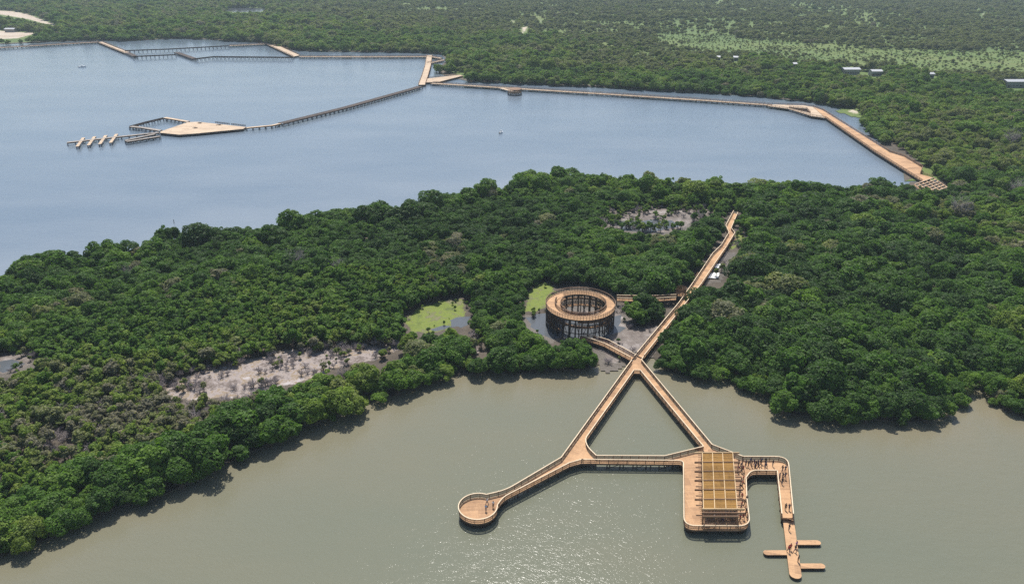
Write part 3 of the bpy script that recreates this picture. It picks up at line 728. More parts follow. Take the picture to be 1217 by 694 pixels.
def deck(root, poly, z, mat='deck', edge='beam', t=.12, ed=.32):
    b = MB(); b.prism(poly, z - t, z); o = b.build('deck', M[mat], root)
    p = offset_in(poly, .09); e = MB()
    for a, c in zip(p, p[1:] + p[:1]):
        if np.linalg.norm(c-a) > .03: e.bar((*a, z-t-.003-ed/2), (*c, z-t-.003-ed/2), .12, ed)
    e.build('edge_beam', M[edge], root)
    return o
def place(name, label, cat, poly, group=None, rz=None):
    c = np.mean(np.array(poly), 0); 
    if rz is None: rz = 0.0
    return thing(name, label, cat, (c[0], c[1], 0), rz, group)

Z = 1.5; ZR = Z + 1.1
def axis(a, b): return math.atan2(b[1]-a[1], b[0]-a[0]) + PI/2
# the triangular boardwalk: two arms from the junction and a cross arm
Apx = dict(A=(750.9, 427.3), B=(667, 543), C=(676.7, 549.4), D=(691, 545.4), E=(800, 546.6), F=(790.2, 541.2), G=(708.7, 540.8), H=(698.4, 531), I=(695.1, 521.3), J=(753.5, 439.2), K=(761, 439.4), L=(836.2, 530), Mm=(846.4, 527.8), N=(762.5, 427.3))
Q = {k_: U(*v_, ZR) for k_, v_ in Apx.items()}
hub = [Q['A'], Q['J'], Q['K'], Q['N']]
# west arm
D1 = [Q['A'], Q['B'], Q['C'], Q['D'], Q['G'], Q['H'], Q['I'], Q['J']]
poly = fillet(D1, {3: 4.5, 6: 2.5, 5: 2.0})
rt = place('boardwalk', 'straight wooden boardwalk arm slanting down from the junction to the fork by the round platform', 'boardwalk', D1, 'boardwalk arms of the triangle', axis(Q['A'], Q['B']))
deck(rt, poly, Z)
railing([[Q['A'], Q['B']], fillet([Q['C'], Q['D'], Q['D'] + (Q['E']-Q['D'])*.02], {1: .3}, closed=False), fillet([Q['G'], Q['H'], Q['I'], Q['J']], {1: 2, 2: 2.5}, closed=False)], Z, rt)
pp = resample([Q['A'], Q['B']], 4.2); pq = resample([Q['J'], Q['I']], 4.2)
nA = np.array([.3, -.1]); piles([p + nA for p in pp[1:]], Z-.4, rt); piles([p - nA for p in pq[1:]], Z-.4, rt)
# cross arm
D2 = [Q['D'] + (0.004, 0), Q['E'], Q['F'], Q['G'] + (0.004, 0)]
rt = place('boardwalk', 'level wooden boardwalk cross arm joining the fork to the roofed platform', 'boardwalk', D2, 'boardwalk arms of the triangle', axis(Q['D'], Q['E']))
deck(rt, D2, Z); railing([[Q['D'], Q['E']], [Q['F'], Q['G']]], Z, rt)
piles([p + (0, .3) for p in resample([Q['D'], Q['E']], 3.0)], Z-.4, rt); piles([p - (0, .3) for p in resample([Q['G'], Q['F']], 3.0)], Z-.4, rt)
b = MB()
for p, q in zip(resample([Q['D'], Q['E']], 3.0)[::2], resample([Q['D'], Q['E']], 3.0)[1::2]):
    b.bar((p[0], p[1]+.32, -.1), (q[0], q[1]+.32, Z-.5), .08, .1)
b.build('brace', M['dark'], rt)
# east arm
D3 = [Q['K'], Q['L'], Q['Mm'], Q['N']]
rt = place('boardwalk', 'straight wooden boardwalk arm from the junction down to the top of the roofed platform', 'boardwalk', D3, 'boardwalk arms of the triangle', axis(Q['N'], Q['Mm']))
deck(rt, D3, Z); railing([[Q['K'], Q['L']], [Q['Mm'], Q['N']]], Z, rt)
piles([p + (.3, 0) for p in resample([Q['K'], Q['L']], 4.2)[1:]], Z-.4, rt); piles([p - (.3, 0) for p in resample([Q['N'], Q['Mm']], 4.2)[1:]], Z-.4, rt)
# junction
JW = [U(*p, ZR) for p in ((756.3, 419.8), (754.0, 422.6), (749.2, 426.3))]; JE = [U(764.7, 423, ZR)]
hubp = [Q['A'], Q['J'] + (0, -.0), Q['K'], Q['N'], JE[0], JW[0], JW[1]]
rt = place('boardwalk_junction', 'wooden crossing deck where four boardwalks meet at the shore', 'boardwalk', hubp)
deck(rt, hubp, Z + .004); railing([[Q['J'], Q['K']], [Q['N'], JE[0]], [JW[0], JW[1]]], Z, rt)
piles([Q['J'] + (.2, .4), Q['K'] + (-.2, .4), Q['A'] + (.4, 0), Q['N'] + (-.4, 0)], Z-.4, rt)

# round lookout on its stem
cpx = [(590.5, 606), (579.4, 614), (563.5, 616.4), (552.4, 613.2), (545.3, 606), (544.5, 599.7), (549.3, 592.6), (558.8, 587.8), (571.5, 585.8)]
cw_ = np.array(UL(cpx, ZR)); A_ = np.c_[2*cw_, np.ones(len(cw_))]; s_ = np.linalg.lstsq(A_, (cw_**2).sum(1), rcond=None)[0]
cc = s_[:2]; cr = math.sqrt(s_[2] + cc @ cc)
up_ = [U(667, 543, ZR), U(601.6, 581.5, ZR)]; lo_ = [U(598, 590, ZR), U(676.7, 549.4, ZR)]
a0 = math.atan2(*(up_[1]-cc)[::-1]); a1 = math.atan2(*(lo_[0]-cc)[::-1])
arc = []
aa0 = a0 + .42; aa1 = a1 - .42 + 2*PI
for i in range(41):
    t = aa0 + (aa1 - aa0)*i/40; arc.append(cc + cr*np.array([math.cos(t), math.sin(t)]))
ringline = fillet([up_[0], up_[1], arc[0]], {1: 3.0}, closed=False)[:-1] + arc + fillet([arc[-1], lo_[0], lo_[1]], {1: 3.0}, closed=False)[1:]
rt = thing('lookout_platform', 'round wooden lookout platform with railing at the end of its own walkway', 'lookout', (cc[0], cc[1], 0), .1)
deck(rt, ringline, Z + .002); railing([ringline], Z + .002, rt)
ins = offset_in(ringline, .35)
piles(resample(ins, 2.6)[::1], Z-.4, rt)
print('lookout', cc, cr)

# roofed platform
PL = [Q['F'], Q['L'], Q['Mm'], U(883, 541.8, ZR), U(886.6, 566.6, ZR), U(887.7, 591.4, ZR), U(891.6, 624.5, ZR), U(813, 624, ZR), U(812.2, 546.8, ZR), Q['E']]
PLr = fillet(PL, {6: 2.4, 7: 2.4, 8: 1.6})
rt = place('event_platform', 'broad wooden platform with rounded corners and railing under the slatted roof', 'platform', PL, None, .04)
deck(rt, PLr, Z + .006)
fl = fillet(PL[4:10], {2: 2.4, 3: 2.4, 4: 1.6}, closed=False)
railing([fl, [Q['F'], Q['L']], [Q['Mm'], PL[3]]], Z + .006, rt)
pl_in = offset_in(fl + [Q['F'], Q['L'], Q['Mm'], PL[3]], .5)
piles(resample(pl_in, 2.4), Z-.4, rt)
gx = np.linspace(PL[8][0]+2, PL[5][0]-1.5, 5); gy = np.linspace(PL[7][1]+2, PL[8][1]-1, 6)
piles([(a, c2) for a in gx for c2 in gy[:2]], Z-.4, rt)

# the roof: ochre cane panels on a grid of pale beams, the last bay left open
ZP = Z + 2.7
rt_, rb_ = (U(834.6, 538.5, ZP) + U(870.6, 538.5, ZP))/2, (U(836, 605.4, ZP) + U(876, 605.4, ZP))/2
ey = (rb_ - rt_)/np.linalg.norm(rb_ - rt_); ex = np.array([1.0, 0.0])
hw = (abs((U(870.6, 538.5, ZP) - U(834.6, 538.5, ZP)) @ ex) + abs((U(876, 605.4, ZP) - U(836, 605.4, ZP)) @ ex))/4
def RP(a, s_, z=0.0): q = rt_ + ex*a + ey*s_; return (q[0], q[1], z)
rs = []
for p_ in (538.5, 549.6, 560.5, 571.2, 582.2, 593.7, 605.4, 610, 614):
    rs.append(float((U(850, p_, ZP)[1] - rt_[1])/ey[1]))
rs[0] = 0.0
rt = thing('slatted_roof', 'large slatted pergola roof of ochre cane panels in pale beams over the platform', 'pergola', RP(0, rs[6]/2), math.atan2(ex[1], ex[0]))
cols_ = np.linspace(-hw, hw, 4)
for i in range(6):
    for j in range(3):
        b = MB(); sa, sb = rs[i] + .09, rs[i+1] - .09; xa, xb = cols_[j] + .09, cols_[j+1] - .09
        n_ = 16; g = random.Random(i*7+j)
        for k_ in range(n_):
            s0 = sa + (sb-sa)*(k_+.5)/n_; zz = ZP + .05 + g.uniform(-.02, .02)
            b.bar(RP(xa, s0, zz), RP(xb, s0, zz + g.uniform(-.02, .02)), (sb-sa)/n_*.80, .05)
        b.build('cane_panel', M['thatch'], rt)
for i, s0 in enumerate(rs):
    ext = (1.7, 1.5) if i < 6 else (.35, 1.5) if i < 8 else (.2, .2)
    b = MB(); b.bar(RP(-hw-ext[0], s0, ZP + .06), RP(hw+ext[1], s0, ZP + .06), .17, .42)
    b.build('beam', M['purlin' if i in (0, 6) else 'rail'], rt)
for a_ in cols_:
    b = MB(); b.bar(RP(a_, rs[0], ZP + .2), RP(a_, rs[6], ZP + .2), .15, .14); b.build('purlin', M['purlin'], rt)
    b = MB(); b.bar(RP(a_, rs[6] + .1, ZP), RP(a_, rs[8], ZP), .1, .16); b.build('purlin', M['dark'], rt)
for s0 in rs:
    for a_ in (-hw, hw):
        q = RP(a_, s0); b = MB(); b.bar((q[0], q[1], Z+.006), (q[0], q[1], ZP-.19), .18, .18); b.build('post', M['rail'], rt)
b = MB()
for i in range(6):
    for k_ in (.2, .4, .6, .8):
        s0 = rs[i]*(1-k_) + rs[i+1]*k_
        b.bar(RP(hw+.1, s0, ZP+.02), RP(hw+1.2, s0, ZP+.02), .05, .1); b.bar(RP(-hw-.1, s0, ZP+.02), RP(-hw-.9, s0, ZP+.02), .05, .1)
b.build('rafter', M['rail'], rt)

# picnic tables under the roof
def picnic_table(p, rz, lab, grp):
    o = thing('picnic_table', lab, 'table', (p[0], p[1], Z + .006), rz, grp)
    def lb(name, boxes, mat):
        b = MB()
        for q in boxes: b.box(*q)
        me = bpy.data.meshes.new(name); me.from_pydata(b.v, [], b.f); me.materials.append(M[mat]); k_ = bpy.data.objects.new(name, me); col.objects.link(k_); k_.parent = o
    lb('tabletop', [(-.9, -.38 + .19*i, .72, .9, -.2 + .19*i, .76) for i in range(4)], 'rail')
    for s in (-1, 1):
        lb('bench', [(-.9, s*.72-.14, .42, .9, s*.72+.14, .46)], 'rail'); lb('leg', [(s*.65-.04, -.8, .36, s*.65+.04, .8, .42), (s*.65-.04, -.3, 0, s*.65+.04, -.22, .72), (s*.65-.04, .22, 0, s*.65+.04, .3, .72)], 'dark')
for i in range(4):
    picnic_table(RP(-hw + 1.6 + 2.3*(i % 3), rs[6] - (.9 if i < 3 else -2.0) + .4), math.atan2(ex[1], ex[0]) + .05*i, ['plain wooden picnic table under the open bay of the roof, near its west post', 'plain wooden picnic table in the middle of the open roof bay', 'plain wooden picnic table under the open roof bay on its east side', 'plain wooden picnic table closest to the platform end railing'][i], 'picnic tables under the open bay')

# L shaped walkway to the jetty
W = [U(883.3, 541.8, ZR), U(936.5, 542, ZR), U(943, 610, ZR), U(929.3, 609.7, ZR), U(923.9, 558.6, ZR), U(893, 558.2, ZR), U(886.9, 566.6, ZR)]
Wr = fillet(W, {1: 3.0, 5: 1.6})
rt = place('walkway', 'bent wooden walkway full of visitors between the roofed platform and the jetty', 'boardwalk', W, None, -.05)
deck(rt, Wr, Z)
railing([fillet(W[0:3], {1: 3.0}, closed=False)], Z, rt)
railing([fillet(W[3:7], {2: 1.6}, closed=False)], Z, rt)
piles(resample(offset_in(Wr, .35), 3.4), Z-.4, rt)

# floating jetty with three fingers
ZJ = .62
j0, j1 = U(936.3, 612, ZJ), U(946, 687, ZJ); jl, jr = U(930.0, 610.8, ZJ), U(942.6, 610.8, ZJ)
jw = (jr[0]-jl[0])/2; ax = (j1-j0)/np.linalg.norm(j1-j0); nx = np.array([-ax[1], ax[0]])
if nx[0] < 0: nx = -nx
tip = j1 - ax*jw
jp = [j0 - nx*jw, j0 + nx*jw] + [tip + nx*jw*math.cos(t) + ax*jw*math.sin(t) for t in np.linspace(0, PI, 14)]
rt = thing('jetty', 'low floating wooden jetty with three rounded fingers below the walkway', 'jetty', (j0[0], j0[1], 0), math.atan2(ax[1], ax[0]) + PI/2)
def pontoon(name, poly, parent):
    b = MB(); b.prism(poly, ZJ-.1, ZJ); o = b.build(name, M['deck'], parent)
    b = MB(); b.prism(offset_in(poly, .06), -.35, ZJ-.103); b.build('float', M['dark'], parent); return o
pontoon('deck', jp, rt)
for (xa, xb, yy) in ((948.9, 975.6, 644.2), (935.0, 907.3, 656.2), (952.6, 980.7, 672.0)):
    a = U(xa, yy, ZJ); e = U(xb, yy, ZJ); hw = .62; s = 1 if e[0] > a[0] else -1
    p = [np.array((a[0] + s*.004, a[1]-hw)), np.array((e[0] - s*hw, a[1]-hw))] + [np.array((e[0] - s*hw + s*hw*math.sin(t), a[1] - hw*math.cos(t))) for t in np.linspace(0, PI, 10)[1:-1]] + [np.array((e[0] - s*hw, a[1]+hw)), np.array((a[0] + s*.004, a[1]+hw))]
    yl = (a[1]-j0[1])/ax[1]; edge_lo = j0 + ax*((a[1]-hw-j0[1])/ax[1]) + nx*jw*s; edge_hi = j0 + ax*((a[1]+hw-j0[1])/ax[1]) + nx*jw*s
    p[0][0] = edge_lo[0] + s*.005; p[-1][0] = edge_hi[0] + s*.005
    pontoon('finger_deck', p, rt)
b = MB(); b.bar((*(W[3]+(0, .1)), Z+.02), (*(j0 - nx*jw), ZJ+.02), .05, .05)
g0, g1 = (W[3]+W[2])/2, j0 + ax*.9
b = MB(); b.bar((*g0, Z - .02), (*g1, ZJ + .05), 2.4, .07); b.build('gangway', M['deck'], rt)

# ------------------------------------------------------------------ walkways in the mangroves
ZF = 1.3
def strip(name, label, px_l, px_r, z, pile_step=4.5, rails=(True, True), slat=.3, mat='deck', group=None):
    Lf, Rt = UL(px_l, z), UL(px_r, z); poly = Lf + Rt[::-1]
    rt = place(name, label, 'boardwalk', poly, group, axis(Lf[0], Lf[-1]))
    deck(rt, poly, z, mat)
    ls = []
    if rails[0]: ls.append(Lf)
    if rails[1]: ls.append(Rt)
    if ls: railing(ls, z, rt, slat=slat)
    piles([p + (Rt[0]-Lf[0])*.1 for p in resample(Lf, pile_step)] + [p - (Rt[0]-Lf[0])*.1 for p in resample(Rt, pile_step)], z-.4, rt)
    return rt
jw0 = (JW[0] - JE[0])
strip('boardwalk', 'wooden boardwalk running from the junction up into the mangroves', [(757, 422.5), (806.5, 363), (824, 338)], [(765.2, 425.8), (812.5, 366), (834, 339)], Z - .004, slat=.2, group='boardwalks in the mangroves')
strip('boardwalk', 'sunlit middle stretch of boardwalk between mangroves beside the white sheets', [(824.2, 337.6), (846.7, 304), (857, 294)], [(834.2, 338.6), (853.5, 309.5), (863, 296)], Z + .03, slat=.3, group='boardwalks in the mangroves')
strip('boardwalk', 'kinked far stretch of boardwalk ending in the mangrove canopy', [(857.2, 293.7), (866, 279), (862.3, 270.5), (871.5, 253)], [(863.2, 295.7), (873, 279.3), (868.6, 273.6), (876.6, 255)], Z, slat=.35, group='boardwalks in the mangroves')
strip('boardwalk', 'short wooden boardwalk from the ring tower down to the junction', [(693, 399), (722, 407.2), (754, 424.5)], [(690, 402), (718, 411.5), (749.2, 428.2)], Z - .008, slat=.2, group='boardwalks in the mangroves')
strip('boardwalk', 'raised narrow boardwalk between the ring tower and the mangrove path', [(733, 354.2), (770, 355), (803.5, 353.4)], [(733, 357.2), (770, 358.2), (803.5, 356.2)], 2.3, slat=.3, group='boardwalks in the mangroves')

# unfinished slatted kiosk at the path
kc = U(808.5, 352, 1.5)
rt = thing('timber_kiosk', 'small unfinished round timber kiosk where two boardwalks meet in the mangroves', 'kiosk', (kc[0], kc[1], 0))
b = MB()
for i in range(22):
    t = 2*PI*i/22; b.bar((kc[0]+1.7*math.cos(t), kc[1]+1.7*math.sin(t), 2.35), (kc[0]+1.7*math.cos(t), kc[1]+1.7*math.sin(t), 4.6), .34, .06, up=(math.cos(t), math.sin(t), 0))
b.build('slat', M['rail'], rt)
b = MB(); b.prism([(kc[0]+2.0*math.cos(2*PI*i/24), kc[1]+2.0*math.sin(2*PI*i/24)) for i in range(24)], 2.2, 2.33); b.build('deck', M['deck'], rt)
piles([(kc[0]+1.5*math.cos(t), kc[1]+1.5*math.sin(t)) for t in (.5, 2.1, 3.6, 5.2)], 2.2, rt)

# ------------------------------------------------------------------ ring tower (helical ramp round an open court)
ZT = 7.0; rc = U(689.8, 362.0, ZT); RO, RI = 10.5, 7.6
rt = thing('ring_tower', 'round wooden ramp tower with an open centre on dark posts among the mangroves', 'lookout tower', (rc[0], rc[1], 0))
def pol(t, r): return np.array([rc[0] + r*math.cos(t), rc[1] + r*math.sin(t)])
def helix_deck(name, t0, t1, z0, z1, ri, ro, mat='deck', n=72, th=.14):
    b = MB(); prev = None
    for i in range(n + 1):
        u = i/n; t = t0 + (t1-t0)*u; z = z0 + (z1-z0)*u
        a, c_ = pol(t, ri), pol(t, ro); q = [len(b.v) + k_ for k_ in range(4)]
        b.v += [(*a, z), (*c_, z), (*c_, z-th), (*a, z-th)]
        if prev:
            for k_ in range(4): b.f.append((prev[k_], prev[(k_+1) % 4], q[(k_+1) % 4], q[k_]))
        else: b.f.append(tuple(q[::-1]))
        prev = q
    b.f.append(tuple(prev))
    if (t1 > t0): b.f = [f[::-1] for f in b.f]
    return b.build(name, M[mat], rt)
def helix_rail(t0, t1, z0, z1, r, h=1.1, n=72, parent=rt, mat='beam'):
    b = MB(); cp = MB()
    f = lambda u: (*pol(t0 + (t1-t0)*u, r), z0 + (z1-z0)*u)
    for i in range(n):
        a, c_ = f(i/n), f((i+1)/n)
        for zz in (.25, .52, .8): b.bar((a[0], a[1], a[2]+zz), (c_[0], c_[1], c_[2]+zz), .03, .1)
        cp.bar((a[0], a[1], a[2]+h), (c_[0], c_[1], c_[2]+h), .17, .06)
        b.box(a[0]-.05, a[1]-.05, a[2]-.3, a[0]+.05, a[1]+.05, a[2]+h)
    o = b.build('railing', M[mat], parent); cp.build('cap_rail', M['beam'], o); return o
# top ring: wide level deck; the ramp leaves it on the west side and winds down inside and beneath
helix_deck('deck', 0, 2*PI, ZT, ZT, RI, RO, n=96)
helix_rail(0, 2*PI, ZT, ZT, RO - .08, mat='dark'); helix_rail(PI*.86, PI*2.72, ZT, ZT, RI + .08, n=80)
helix_deck('ramp', PI*.74, PI*1.5, ZT - .02, ZT - 1.2, 5.9, 7.58, n=36); helix_rail(PI*.74, PI*1.5, ZT - .02, ZT - 1.2, 5.98, n=30)
helix_deck('ramp', PI*1.45, PI*3.35, ZT - 1.3, 4.3, RI + .9, RO - .7, n=96); helix_rail(PI*1.45, PI*3.35, ZT-1.3, 4.3, RO - .74, mat='dark')  # lower ramp rails in dark timber paint in the shade under the ring
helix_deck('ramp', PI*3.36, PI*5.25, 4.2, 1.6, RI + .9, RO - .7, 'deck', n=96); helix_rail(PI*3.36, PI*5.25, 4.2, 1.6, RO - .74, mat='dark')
b = MB()
for i in range(96):
    t, t2 = 2*PI*i/96, 2*PI*(i+1)/96
    for r in (RO - .25, RI + .25): b.bar((*pol(t, r), ZT-.36), (*pol(t2, r), ZT-.36), .14, .4)
b.build('ring_beam', M['beam'], rt)
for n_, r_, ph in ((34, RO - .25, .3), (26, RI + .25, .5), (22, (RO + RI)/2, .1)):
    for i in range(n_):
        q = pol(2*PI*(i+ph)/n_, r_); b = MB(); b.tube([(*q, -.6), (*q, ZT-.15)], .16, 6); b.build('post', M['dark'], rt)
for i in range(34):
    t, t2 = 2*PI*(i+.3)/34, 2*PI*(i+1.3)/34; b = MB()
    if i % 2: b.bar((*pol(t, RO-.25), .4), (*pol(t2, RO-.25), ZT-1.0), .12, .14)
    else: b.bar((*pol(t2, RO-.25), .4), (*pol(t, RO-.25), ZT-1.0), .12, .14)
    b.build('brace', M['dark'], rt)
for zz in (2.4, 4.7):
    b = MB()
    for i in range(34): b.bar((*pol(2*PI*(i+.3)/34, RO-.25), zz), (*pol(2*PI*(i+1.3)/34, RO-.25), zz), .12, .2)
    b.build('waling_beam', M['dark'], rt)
b = MB()
for i in range(68): b.bar((*pol(2*PI*i/68, RI+.2), ZT-.22), (*pol(2*PI*i/68, RO-.2), ZT-.22), .1, .14)
b.build('joist', M['beam'], rt)

# ------------------------------------------------------------------ far causeway and piers over the bay
def far_walk(name, label, poly_px, rails_px, z=1.6, pile_line=None, mat='deck_far', group=None, slat=.5, step=4.0, cat='boardwalk', ed=.5):
    poly = UL(poly_px, z); rt = place(name, label, cat, poly, group)
    deck(rt, poly, z, mat, 'dark', .14, ed)
    if rails_px: railing([UL(l, z) for l in rails_px], z, rt, slat=slat, step=3.0, mats=('rail', 'rail'))
    if pile_line: piles(resample(UL(pile_line, z), step)[:60], z-.4, rt, 'dark', .2)
    return rt
def band(px_line, wd, z=1.6):
    """the two edges of a walkway of width wd along a line"""
    c_ = UL(px_line, z); l, r = [], []
    for i in range(len(c_)):
        a = c_[max(i-1, 0)]; b_ = c_[min(i+1, len(c_)-1)]; d = (b_-a)/np.linalg.norm(b_-a); n_ = np.array([-d[1], d[0]])
        l.append(c_[i] + n_*wd/2); r.append(c_[i] - n_*wd/2)
    return l, r
def band_walk(label, px_line, wd, z=1.6, rails=(True, True), mat='deck_far', group='causeway sections along the far shore', step=4.0, pile_mat='dark', slat=.5, name='causeway'):
    l, r = band(px_line, wd, z); rt = place(name, label, 'boardwalk', l + r, group, axis(l[0], l[-1]))
    deck(rt, l + r[::-1], z, mat, 'dark', .14, .5)
    ls = ([l] if rails[0] else []) + ([r] if rails[1] else [])
    if ls: railing(ls, z, rt, slat=slat, step=3.0, mats=('rail', 'rail'))
    for ln, sg in ((l, -1), (r, 1)):
        pts = resample(ln, step); piles(pts[:48], z-.4, rt, pile_mat, .2)
    return rt
G_ = 'causeway sections along the far shore'
rt = far_walk('causeway', 'broad timber causeway descending along the wooded shore to the unfinished joist frame', [(981, 140.2), (966.5, 127.2), (977.5, 131.2), (1057, 181), (1074.2, 186.4), (1096.4, 199.8), (1093.4, 206.8), (1108.4, 210.9), (1095.8, 215.8), (1040, 181)],
              [[(966.5, 127.2), (977.5, 131.2), (1057, 181), (1074.2, 186.4), (1096.4, 199.8), (1093.4, 206.8), (1108.4, 210.9)], [(981, 140.2), (1040, 181), (1095.8, 215.8)]], 1.7, [(981.5, 139.8), (1040, 180.6), (1095, 215)], 'deck', G_, .3, 3.5)
rt = far_walk('causeway', 'widened timber causeway bend with a long opening in its deck', [(937, 129.6), (962.8, 137.6), (963.4, 134.7), (937.5, 128.4), (937.8, 127.6), (958.2, 129.4), (963.6, 134.3), (963.2, 138), (980.7, 140.4), (966.2, 127.3), (955, 125.4), (920, 124.4), (912, 126.2)],
              [[(920, 124.4), (955, 125.4), (966.2, 127.3)], [(912, 126.2), (937, 129.6), (962.8, 137.6), (980.7, 140.4)], [(937.5, 128.6), (963.2, 134.7), (958.4, 129.6), (937.8, 127.8)]], 1.72, [(912, 126), (937, 129.4), (980, 140)], 'deck_far', G_, .4)
band_walk('straight timber causeway skirting the dark mangroves before the bend', [(918, 125.2), (840, 119.6), (740, 113.2)], 5.2, 1.6)
band_walk('straight timber causeway running past the small round lookout', [(739.5, 113.2), (640, 107.0), (592, 104.2)], 5.0, 1.6)
band_walk('timber causeway just east of the pier crossroads', [(591.5, 104.15), (548, 101.3), (513, 99.2)], 5.0, 1.6)
band_walk('wide pale deck leading up from the pier crossroads', [(501.3, 101), (505, 91), (508.5, 79), (510.5, 66)], 5.6, 1.64, group='pale decks at the pier crossroads', name='pale_deck')
band_walk('narrow pale deck reaching the woods at the end of the causeway', [(511, 67.4), (524, 69.6)], 4.5, 1.62, group='pale decks at the pier crossroads', name='pale_deck')
band_walk('slanting pale deck reaching the woods just below the narrow one', [(509.5, 75.4), (527.5, 71.4)], 4.5, 1.62, group='pale decks at the pier crossroads', name='pale_deck')
far_walk('pale_deck', 'long wedge shaped pale deck pointing at the trees above the causeway', [(505.6, 98.4), (507.5, 93.6), (546, 89.2), (550.5, 90.2), (522, 97.4)], [[(507.5, 93.6), (546, 89.2)]], 1.62, [(505.6, 98.2), (522, 97.2), (550, 90.4)], group='pale decks at the pier crossroads')
band_walk('straight causeway along the woods from the pale deck to the bend', [(508, 67.6), (440, 67.9), (356, 67.6)], 5.5, 1.6)
far_walk('causeway', 'broad slanting causeway deck with two slots in it', [(314.8, 52.2), (326, 52.2), (356.5, 66.0), (348.5, 67.6)], [[(326, 52.2), (356.5, 66.0)], [(314.8, 52.2), (348.5, 67.6)]], 1.62, [(315.5, 52.6), (348, 67.6)], group=G_)
band_walk('thin causeway leading to the slotted deck along the inner shore', [(314.5, 52.6), (272.6, 54.6)], 4.5, 1.6)
band_walk('short dark edged causeway slanting off the shore line', [(118.5, 50.2), (140, 58.8), (151, 63)], 5.5, 1.6)
band_walk('long low causeway running along the woods and out of view', [(117.6, 50.2), (60, 53.5), (0, 57), (-60, 61)], 5.0, 1.6)

def open_pier(label, px_line, wd, z=1.5, group='unfinished piers of bare joists', step=4.2, planks=False, mat='grey', dark='dark'):
    """bare pile frames: two rows of piles with cross heads and stringers, no deck"""
    l, r = band(px_line, wd, z); rt = place('unfinished_pier', label, 'pier', l + r, group, axis(l[0], l[-1]))
    pl, pr = resample(l, step), resample(r, step)
    b = MB()
    for a, c_ in zip(l[:-1], l[1:]): b.bar((*a, z), (*c_, z), .45, .6)
    for a, c_ in zip(r[:-1], r[1:]): b.bar((*a, z), (*c_, z), .45, .6)
    b.build('stringer', M[dark], rt)
    b = MB()
    m_ = min(len(pl), len(pr))
    for a, c_ in zip(pl, pr): b.bar((*a, z-.55), (*c_, z-.55), .6, .5)
    b.build('cross_head', M[dark], rt)
    piles(pl[:48], z-.3, rt, 'concrete', .34); piles(pr[:48], z-.3, rt, 'concrete', .34)
    if planks:
        b = MB(); b.prism(l + r[::-1], z+.303, z+.36); b.build('deck', M[mat], rt)
    return rt
open_pier('long slanting unfinished pier of dark joists on pale piles crossing the bay', [(499, 103.2), (493, 105.3), (410, 128.5), (334, 147.2)], 5.0, 1.7, planks=True, mat='dark')
open_pier('short decked pier link between the slanting pier and the diamond platform', [(333.5, 147.4), (323, 149.8), (293, 152.6)], 2.4, 1.5, planks=True, mat='deck_far')
open_pier('unfinished bare pile pier nearest the woods inside the inlet', [(149, 60.6), (200, 58.8), (272, 54.8)], 5.0, 2.3)
open_pier('unfinished bare pile pier from the slanting causeway to the dark stub', [(158, 67.6), (209, 65.4)], 5.0, 2.3)
open_pier('short dark slanting stub of unfinished pier in the inlet', [(210, 62.8), (231.5, 70.4)], 5.0, 1.6, planks=True, mat='dark')
open_pier('unfinished bare pile pier running from the dark stub to the slotted deck', [(231.8, 70.4), (253, 67.8), (348, 68.6)], 5.0, 2.3)
open_pier('dark timber pier slanting from the causeway to the pile pier', [(151.3, 63.1), (160.5, 67.4)], 5.0, 1.6, planks=True, mat='dark')

# diamond platform with its pile loop, slips and finger pier
dp = [(191, 156.4), (223.4, 145.4), (236, 145.0), (292.6, 151.2), (289, 153.4), (262, 156), (236, 158.6), (213, 160.3), (190, 158)]
rt = far_walk('diamond_platform', 'large pale diamond shaped deck standing alone in the bay', dp, None, 1.6, None, 'deck_far', cat='platform', ed=.9)
pin = offset_in(UL(dp, 1.6), .5); piles(resample(pin, 3.2)[:80], 1.2, rt, 'dark', .22)
railing([UL([(256, 146.6), (273, 148.6)], 1.6)], 1.6, rt, slat=.25, mats=('dark', 'dark')); railing([UL([(275, 148.8), (292, 150.8)], 1.6)], 1.6, rt, slat=.25, mats=('dark', 'dark'))
open_pier('unfinished pile walkway forming the outer rim above the diamond platform', [(223.5, 145.2), (196, 140.4)], 2.6, 1.6, planks=True, mat='deck_far')
open_pier('unfinished row of pile frames closing the far corner of the diamond loop', [(195.5, 140.6), (175, 145.4), (156, 150.6)], 2.6, 1.6)
open_pier('grey decked pile walkway on the near rim of the diamond loop', [(155.5, 151.0), (170, 152.4), (190.5, 155.8)], 2.6, 1.6, planks=True, mat='grey')
open_pier('grey hairpin pier of pile frames below the diamond platform', [(184, 160.0), (150, 167.4), (150.5, 169), (190, 162.6)], 2.0, 1.5, planks=True, mat='grey')
open_pier('straight grey finger pier pointing away from the diamond platform', [(189, 158.2), (135, 163.8), (80, 170)], 2.6, 1.4, planks=True, mat='grey')
for i, (px, py) in enumerate([(95.5, 169.4), (108.8, 168.0), (122.2, 166.6), (135, 165.0)]):
    l, r = band([(px - 3.6, py + 5.6), (px + 3.8, py - 4.8)], 1.7, 1.3)
    lab = ['outermost of the four grey berths crossing the finger pier', 'second grey berth from the open water end of the finger pier', 'third grey berth from the open water end of the finger pier', 'innermost of the four grey berths crossing the finger pier'][i]
    o = place('mooring_berth', lab, 'pier', l + r, 'berths across the finger pier', axis(l[0], l[-1]))
    b = MB(); b.prism(l + r[::-1], 1.66, 1.74); b.build('deck', M['deck_far'], o)
    b = MB(); b.prism(offset_in(l + r[::-1], .1), 1.35, 1.655); b.build('edge_beam', M['dark'], o)
    piles([l[0] + (.3, .3), l[1] - (.3, .3), r[0] + (-.1, .3), r[1] - (.2, .3)], 1.4, o, 'dark', .22)

